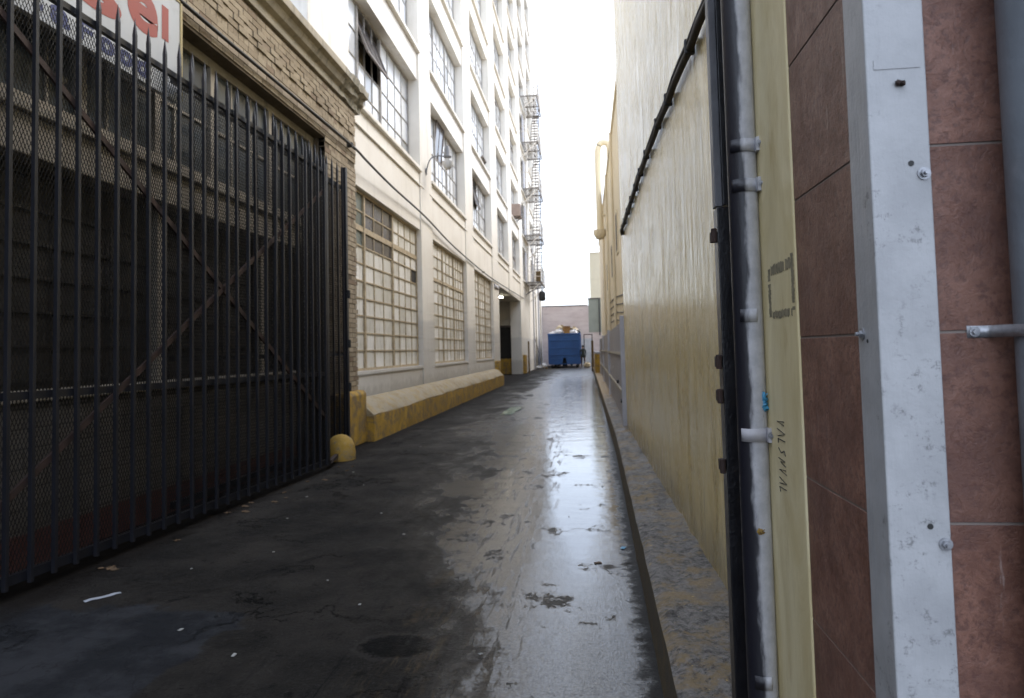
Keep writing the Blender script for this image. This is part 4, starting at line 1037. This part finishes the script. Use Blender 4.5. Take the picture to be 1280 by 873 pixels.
q = MB(); q.blob((cx+.002, cy-.0385, .963), (.009,.003,.007), 2, .4, 3); q.build('paint_blob', M['yellow'], cp, smooth=60)
# wide grey pipe at the very edge, on the street front, with its strap
fp = thing('front_pipe', 'fat blue-grey pipe on the tiled street front at the right edge', 'pipe', (.93, 1.45, 0))
q = MB(); q.tube([(.930, 1.452, ZB), (.930, 1.452, 6)], .078, 40); q.near().build('pipe', M['grey_pipe'], fp, smooth=60)
s = MB(); vs = []; fs = []; z = 1.466
arc = [(.795, YC-.014), (.826, YC-.014), (.838, YC-.020)] + [(.930+.0835*cos(a), 1.452+.0835*sin(a)) for a in [pi*1.03 + (pi*.94)*k/16 for k in range(17)]] + [(1.022, YC-.020), (1.034, YC-.014), (1.07, YC-.014)]
for (x, y) in arc: vs += [(x, y, z-.0125), (x, y, z+.0125)]
for k in range(len(arc)-1): fs.append((2*k, 2*k+2, 2*k+3, 2*k+1))
s.add(vs, fs); stp = s.near().build('strap', M['galv'], fp, smooth=30); so = stp.modifiers.new('Solidify', 'SOLIDIFY'); so.thickness = .004
bolt(.808, YC-.016, z, 'y', .008, .010).near().build('bolt', M['galv'], stp, smooth=30)

# rough kerb along the yellow wall
def kx(y): return .262 + (.012*(y-1.5) if y < 9.5 else .096 - .0006*(y-9.5))
kb = thing('side_kerb', 'rough broken concrete kerb with worn yellow edge along the right wall', 'kerb', (.4, 8, 0))
vs = []; fs = []; ys = [1.2 + .11*k for k in range(90)] + [11.1 + .5*k for k in range(70)]
tops = []
nx = 10
for y in ys:
    x0 = kx(y); x1 = .50 if y < 2.0 else (wx(min(y, 10.2)) + .02 if y < 10.3 else .66)
    for i in range(nx+1):
        t_ = i/nx; x = x0 + (x1-x0)*t_
        nz = mnoise.fractal(Vector((x*7, y*3.2, 3)), .8, 2.0, 5)*.022*(1 if 0 < i else .35)
        zz = .275 + .02*t_ + nz - (.018 if i == 0 else 0)
        vs.append((x + (mnoise.noise(Vector((y*3, 1, 2)))*.005 if i == 0 else 0), y, zz))
for k in range(len(ys)-1):
    for i in range(nx):
        a = k*(nx+1)+i; fs.append((a, a+1, a+nx+2, a+nx+1))
tp = MB(); tp.add(vs, fs); tp.build('top', M['kerb'], kb, smooth=70)
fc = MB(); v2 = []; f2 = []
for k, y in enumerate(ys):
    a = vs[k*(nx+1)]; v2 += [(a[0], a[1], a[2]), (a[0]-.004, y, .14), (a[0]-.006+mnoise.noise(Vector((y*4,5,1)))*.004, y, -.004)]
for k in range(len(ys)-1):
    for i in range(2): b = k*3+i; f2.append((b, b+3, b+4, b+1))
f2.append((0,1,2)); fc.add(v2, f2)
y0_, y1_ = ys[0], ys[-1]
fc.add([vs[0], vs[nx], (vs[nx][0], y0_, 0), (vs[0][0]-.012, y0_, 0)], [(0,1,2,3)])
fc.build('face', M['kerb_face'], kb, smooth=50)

# thick cable bundle on the yellow wall
cd = thing('cable_bundle', 'thick dark cable bundle strapped across the yellow plaster wall', 'cable', (.6, 6, 3.3))
pts = []
for k in range(26):
    t_ = k/25; y = 2.2 + 7.35*t_
    pts.append((wx(y)-.030, y, 2.965 + .19*sin(pi*min(1, t_*1.25)*.62) - .05*t_ + .008*sin(k*2.1)))
q = MB(); q.tube(pts, .021, 10, wob=.1); q.build('conduit', M['conduit'], cd, smooth=60)
q = MB(); q.tube([(x-.006, y, z+.034+.008*sin(i*1.3)) for i, (x, y, z) in enumerate(pts)], .014, 7); q.build('cable', M['cable'], cd, smooth=60)
for k in (2, 5, 8, 10, 13, 15, 17, 19, 21, 23):
    x, y, z = pts[k]; q = MB(); q.box(x-.026, x+.028, y-.018, y+.018, z-.028, z+.056); q.build('clip', M['black'], cd, bevel=.008)
q = MB(); e_ = pts[-1]; q.tube([e_, (e_[0], e_[1]+.06, e_[2]-.01), (e_[0]+.01, e_[1]+.09, e_[2]-.06)], .028, 8); q.build('end_cap', M['black'], cd, smooth=50)

# corrugated sheet fence
fn_ = thing('sheet_fence', 'lilac-grey corrugated sheet fence beyond the yellow wall', 'fence', (.52, 20, .25))
def fx(y): return .525 + (y-10.45)*.0030
q = MB(); vs = []; N = 480
for k in range(N+1):
    y = 10.62 + 20.5*k/N; x = fx(y) + .03 + .014*math.copysign(min(1, abs(sin(pi*(y-10.62)/.19))*1.8), sin(pi*(y-10.62)/.19))
    vs += [(x, y, .26), (x, y, 1.86)]
q.add(vs, [(2*k, 2*k+1, 2*k+3, 2*k+2) for k in range(N)]); sh_ = q.build('sheet', M['fence'], fn_); sh_.modifiers.new('Solidify', 'SOLIDIFY').thickness = .004
for z in (.78, 1.36):
    q = MB(); q.bar((fx(10.6)-.008, 10.6, z), (fx(31)-.008, 31.0, z), .03, .045); q.build('rail', M['stone'], fn_)
for y in (10.34, 17.4, 24.3, 31.2):
    q = MB(); q.box(fx(y)-.03, fx(y)+.045, y-.05, y+.05, .24, 1.90 if y > 11 else 1.93); q.build('post', M['fence_post'], fn_, bevel=.006)
q = MB(); q.tube([(fx(10.34)-.031, 10.34, .66), (fx(10.34)-.05, 10.34, .66)], .03, 8); q.build('latch', M['black'], fn_)
q = MB(); q.tube([(fx(12)+.01, 12.2, .86), (fx(12)-.03, 12.2, .86)], .03, 8); q.build('latch', M['black'], fn_)

# cream building behind the fence
cr = thing('cream_building', 'cream building with brown-streaked side behind the sheet fence', 'building', (2, 30, 0))
q = MB(); q.box(1.12, 9, 12.0, 52.0, 0, 9.25); q.build('wall', M['cream'], cr)
q = MB(); q.box(1.06, 9, 11.95, 52.05, 9.253, 9.45); q.build('parapet', M['cream2'], cr, bevel=.02)
for y, z0, z1 in ((18.5,4.6,6.0),(22.5,4.6,6.0),(27,4.2,5.6),(33,4.2,5.6),(40,4.2,5.6)):
    q = MB(); q.box(1.085, 1.118, y, y+.9, z0, z1); wv = q.build('window', M['cream2'], cr)
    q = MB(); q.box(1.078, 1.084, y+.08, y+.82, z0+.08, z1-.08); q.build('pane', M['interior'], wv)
for y in (16.2, 24.5, 30.5, 37):
    q = MB(); q.tube([(1.04, y, .2), (1.04, y, 9.2)], .05, 8); q.build('downpipe', M['cream'], cr, smooth=50)
for k in range(4):
    q = MB(); q.tube(smooth_pts([(1.09, 13.2, 2.25+.22*k), (1.09, 18, 2.15+.25*k), (1.09, 26, 2.5+.28*k), (1.09, 33, 2.6+.3*k)]), .018, 6); q.build('cable', M['conduit'], cr)
vd = thing('vent_duct', 'tall cream vent duct bent over the roof edge of the cream building', 'duct', (.85, 35, 8))
q = MB(); q.tube(smooth_pts([(.82,35,7.4),(.82,35,9.5),(.82,35,11.2),(.86,35,11.75),(1.0,35,12.0),(1.3,35,12.0),(1.42,35,11.8),(1.45,35,11.2)]), .16, 14); q.build('duct', M['cream2'], vd, smooth=60)
q = MB(); q.lathe([(.02,7.0),(.2,7.05),(.33,7.3),(.33,7.5),(.19,7.52)], (.82,35,0), 16); q.build('cowl', M['cream'], vd, smooth=50)
q = MB(); q.box(.86, 1.118, 34.9, 35.1, 8.2, 8.3); q.build('bracket', M['cream'], vd)

# ================================================================== LITTER
def scrap(name, x, y, w, l, rot, mt, label, group=None, th=.002, curl=.008):
    b = MB(); vs = []; fs = []; n = 6
    for i in range(n+1):
        t_ = i/n-.5
        for s_ in (-.5, .5):
            a = t_*l; c = s_*w*(1+R.uniform(-.25,.25))
            vs.append((x + a*cos(rot)-c*sin(rot), y + a*sin(rot)+c*cos(rot), .004 + abs(mnoise.noise(Vector((t_*4, x*5, y*3))))*curl))
    for i in range(n): fs.append((2*i, 2*i+1, 2*i+3, 2*i+2))
    b.add(vs, fs); o = b.build(name, M[mt], loc=(x, y, 0)); sd = o.modifiers.new('Solidify', 'SOLIDIFY'); sd.thickness = th; sd.offset = 1
    return tag(o, label, 'litter', group)
scrap('paper_strip', -2.99, 3.95, .035, .20, .95, 'paper', 'pale blue-white paper strip on the dark asphalt by the gate')
scrap('dock_reflection', -1.84, 16.4, .30, 2.0, 1.53, 'green', 'green sheet laid in the puddle as a painted reflection of the dock', curl=.05)  # green sheet added in place of the dock's reflection on wet asphalt
scrap('blue_wrapper', .215, 5.07, .03, .06, 1.3, 'bluebit', 'small blue wrapper in the gutter of the right kerb')
scrap('dead_leaf', .03, 4.72, .03, .05, .3, 'leaf', 'brown dead leaf on the wet asphalt near the right kerb')
lf = None
for i in range(16):
    y = 4.2 + R.random()*4.4; x = gate_x(y) + R.uniform(.02, .28)
    if lf is None: lf = scrap('dead_leaf', x, y, .035, .055, R.uniform(0,3), 'leaf', 'brown dead leaf lying along the foot of the black gate', 'dead leaves along the gate', .002, .02)
    else:
        c = lf.copy(); COL.objects.link(c); c.location = (x, y, 0); c.rotation_euler.z = R.uniform(0, 6.28); k = R.uniform(.6, 1.4); c.scale = (k, k, 1)
spots = [(-2.2,3.5),(-1.75,3.22),(-1.7,4.3),(-2.35,4.9),(-2.7,5.9),(-1.9,6.1),(-2.9,6.8),(-1.5,5.4),(-.55,3.3),(-2.5,7.4),(-1.1,7.2),(-.6,6.4),(-2.05,8.8),(-1.6,9.6),(-2.75,4.5),(-.2,6.0),(.12,7.3),(-2.9,8.2),(-1.35,3.9),(-.9,5.9),(-2.6,10.4),(-1.0,10.5)]
pr_ = None
for i, (x, y) in enumerate(spots):
    if pr_ is None:
        pr_ = scrap('litter_scrap', x, y, .016, .026, R.uniform(0,3), 'scrap', 'small pale scrap of litter on the alley asphalt', 'small scraps of litter', .004, .008)
    else:
        c = pr_.copy(); COL.objects.link(c); c.location = (x, y, 0); c.rotation_euler.z = R.uniform(0, 6.28); k = R.uniform(.35, .9); c.scale = (k, k, 1)

# ================================================================== LIGHT, WORLD, CAMERA
SUN_EL, SUN_AZ = radians(46), radians(50)        # azimuth: from straight ahead (+Y) towards the right (+X)
wd = bpy.data.worlds.new('World'); SC.world = wd; wd.use_nodes = True
nt = wd.node_tree; nt.nodes.clear()
wo = nt.nodes.new('ShaderNodeOutputWorld'); bg = nt.nodes.new('ShaderNodeBackground')
sky = nt.nodes.new('ShaderNodeTexSky'); sky.sky_type = 'NISHITA'; sky.sun_disc = False
sky.sun_elevation = SUN_EL; sky.sun_rotation = SUN_AZ; sky.air_density = 1.0; sky.dust_density = 2.5; sky.altitude = 60
tc = nt.nodes.new('ShaderNodeTexCoord')
ns = nt.nodes.new('ShaderNodeTexNoise'); ns.inputs['Scale'].default_value = 2.2; ns.inputs['Detail'].default_value = 6
cr_ = nt.nodes.new('ShaderNodeMapRange'); cr_.inputs[1].default_value = .3; cr_.inputs[2].default_value = .7; cr_.inputs[3].default_value = .45; cr_.inputs[4].default_value = .88
mx = nt.nodes.new('ShaderNodeMix'); mx.data_type = 'RGBA'
nt.links.new(tc.outputs['Generated'], ns.inputs['Vector']); nt.links.new(ns.outputs[0], cr_.inputs[0]); nt.links.new(cr_.outputs[0], mx.inputs[0])
nt.links.new(sky.outputs[0], mx.inputs[6]); mx.inputs[7].default_value = (8.7, 9.7, 11.6, 1)     # bright cloud deck
nt.links.new(mx.outputs[2], bg.inputs[0]); bg.inputs[1].default_value = .1
nt.links.new(bg.outputs[0], wo.inputs[0])
sl_ = bpy.data.lights.new('sun', 'SUN'); sl_.energy = .95; sl_.angle = radians(22); sl_.color = (1, .93, .83)
so_ = bpy.data.objects.new('sun', sl_); COL.objects.link(so_)
dirv = Vector((sin(SUN_AZ)*cos(SUN_EL), cos(SUN_AZ)*cos(SUN_EL), sin(SUN_EL)))
so_.rotation_euler = dirv.to_track_quat('Z', 'Y').to_euler(); so_.location = dirv*80

F, PX, PY, HCAM = 853.0, 640.0, 397.0, 1.45
pitch_ = math.atan((438.3-PY)/F); roll = .024; yaw = radians(6.21735)
fw = Vector((-sin(yaw)*cos(pitch_), cos(yaw)*cos(pitch_), sin(pitch_))); rt = Vector((cos(yaw), sin(yaw), 0)); upv = rt.cross(fw)
up2 = upv*cos(roll) + rt*sin(roll); rt2 = rt*cos(roll) - upv*sin(roll)
cam = bpy.data.cameras.new('camera'); co_ = bpy.data.objects.new('camera', cam); COL.objects.link(co_)
mw = Matrix((( rt2.x, up2.x, -fw.x, 0), (rt2.y, up2.y, -fw.y, 0), (rt2.z, up2.z, -fw.z, HCAM), (0,0,0,1)))
co_.matrix_world = mw
cam.sensor_fit = 'HORIZONTAL'; cam.sensor_width = 36; cam.lens = 36*F/1280
cam.shift_x = 0; cam.shift_y = (PY - 436.5)/1280
cam.clip_start = .05; cam.clip_end = 800
cam.dof.use_dof = True; cam.dof.focus_distance = 2.0; cam.dof.aperture_fstop = 5.6
SC.camera = co_
SC.view_settings.view_transform = 'Standard'; SC.view_settings.look = 'None'; SC.view_settings.gamma = 1; SC.view_settings.use_curve_mapping = False
SC.view_settings.exposure = 1.5
SC.render.engine = 'CYCLES'
SC.cycles.use_denoising = True; SC.cycles.max_bounces = 8; SC.cycles.diffuse_bounces = 4; SC.cycles.glossy_bounces = 4
SC.cycles.caustics_reflective = False; SC.cycles.caustics_refractive = False; SC.cycles.sample_clamp_indirect = 8
SC.cycles.use_adaptive_sampling = True
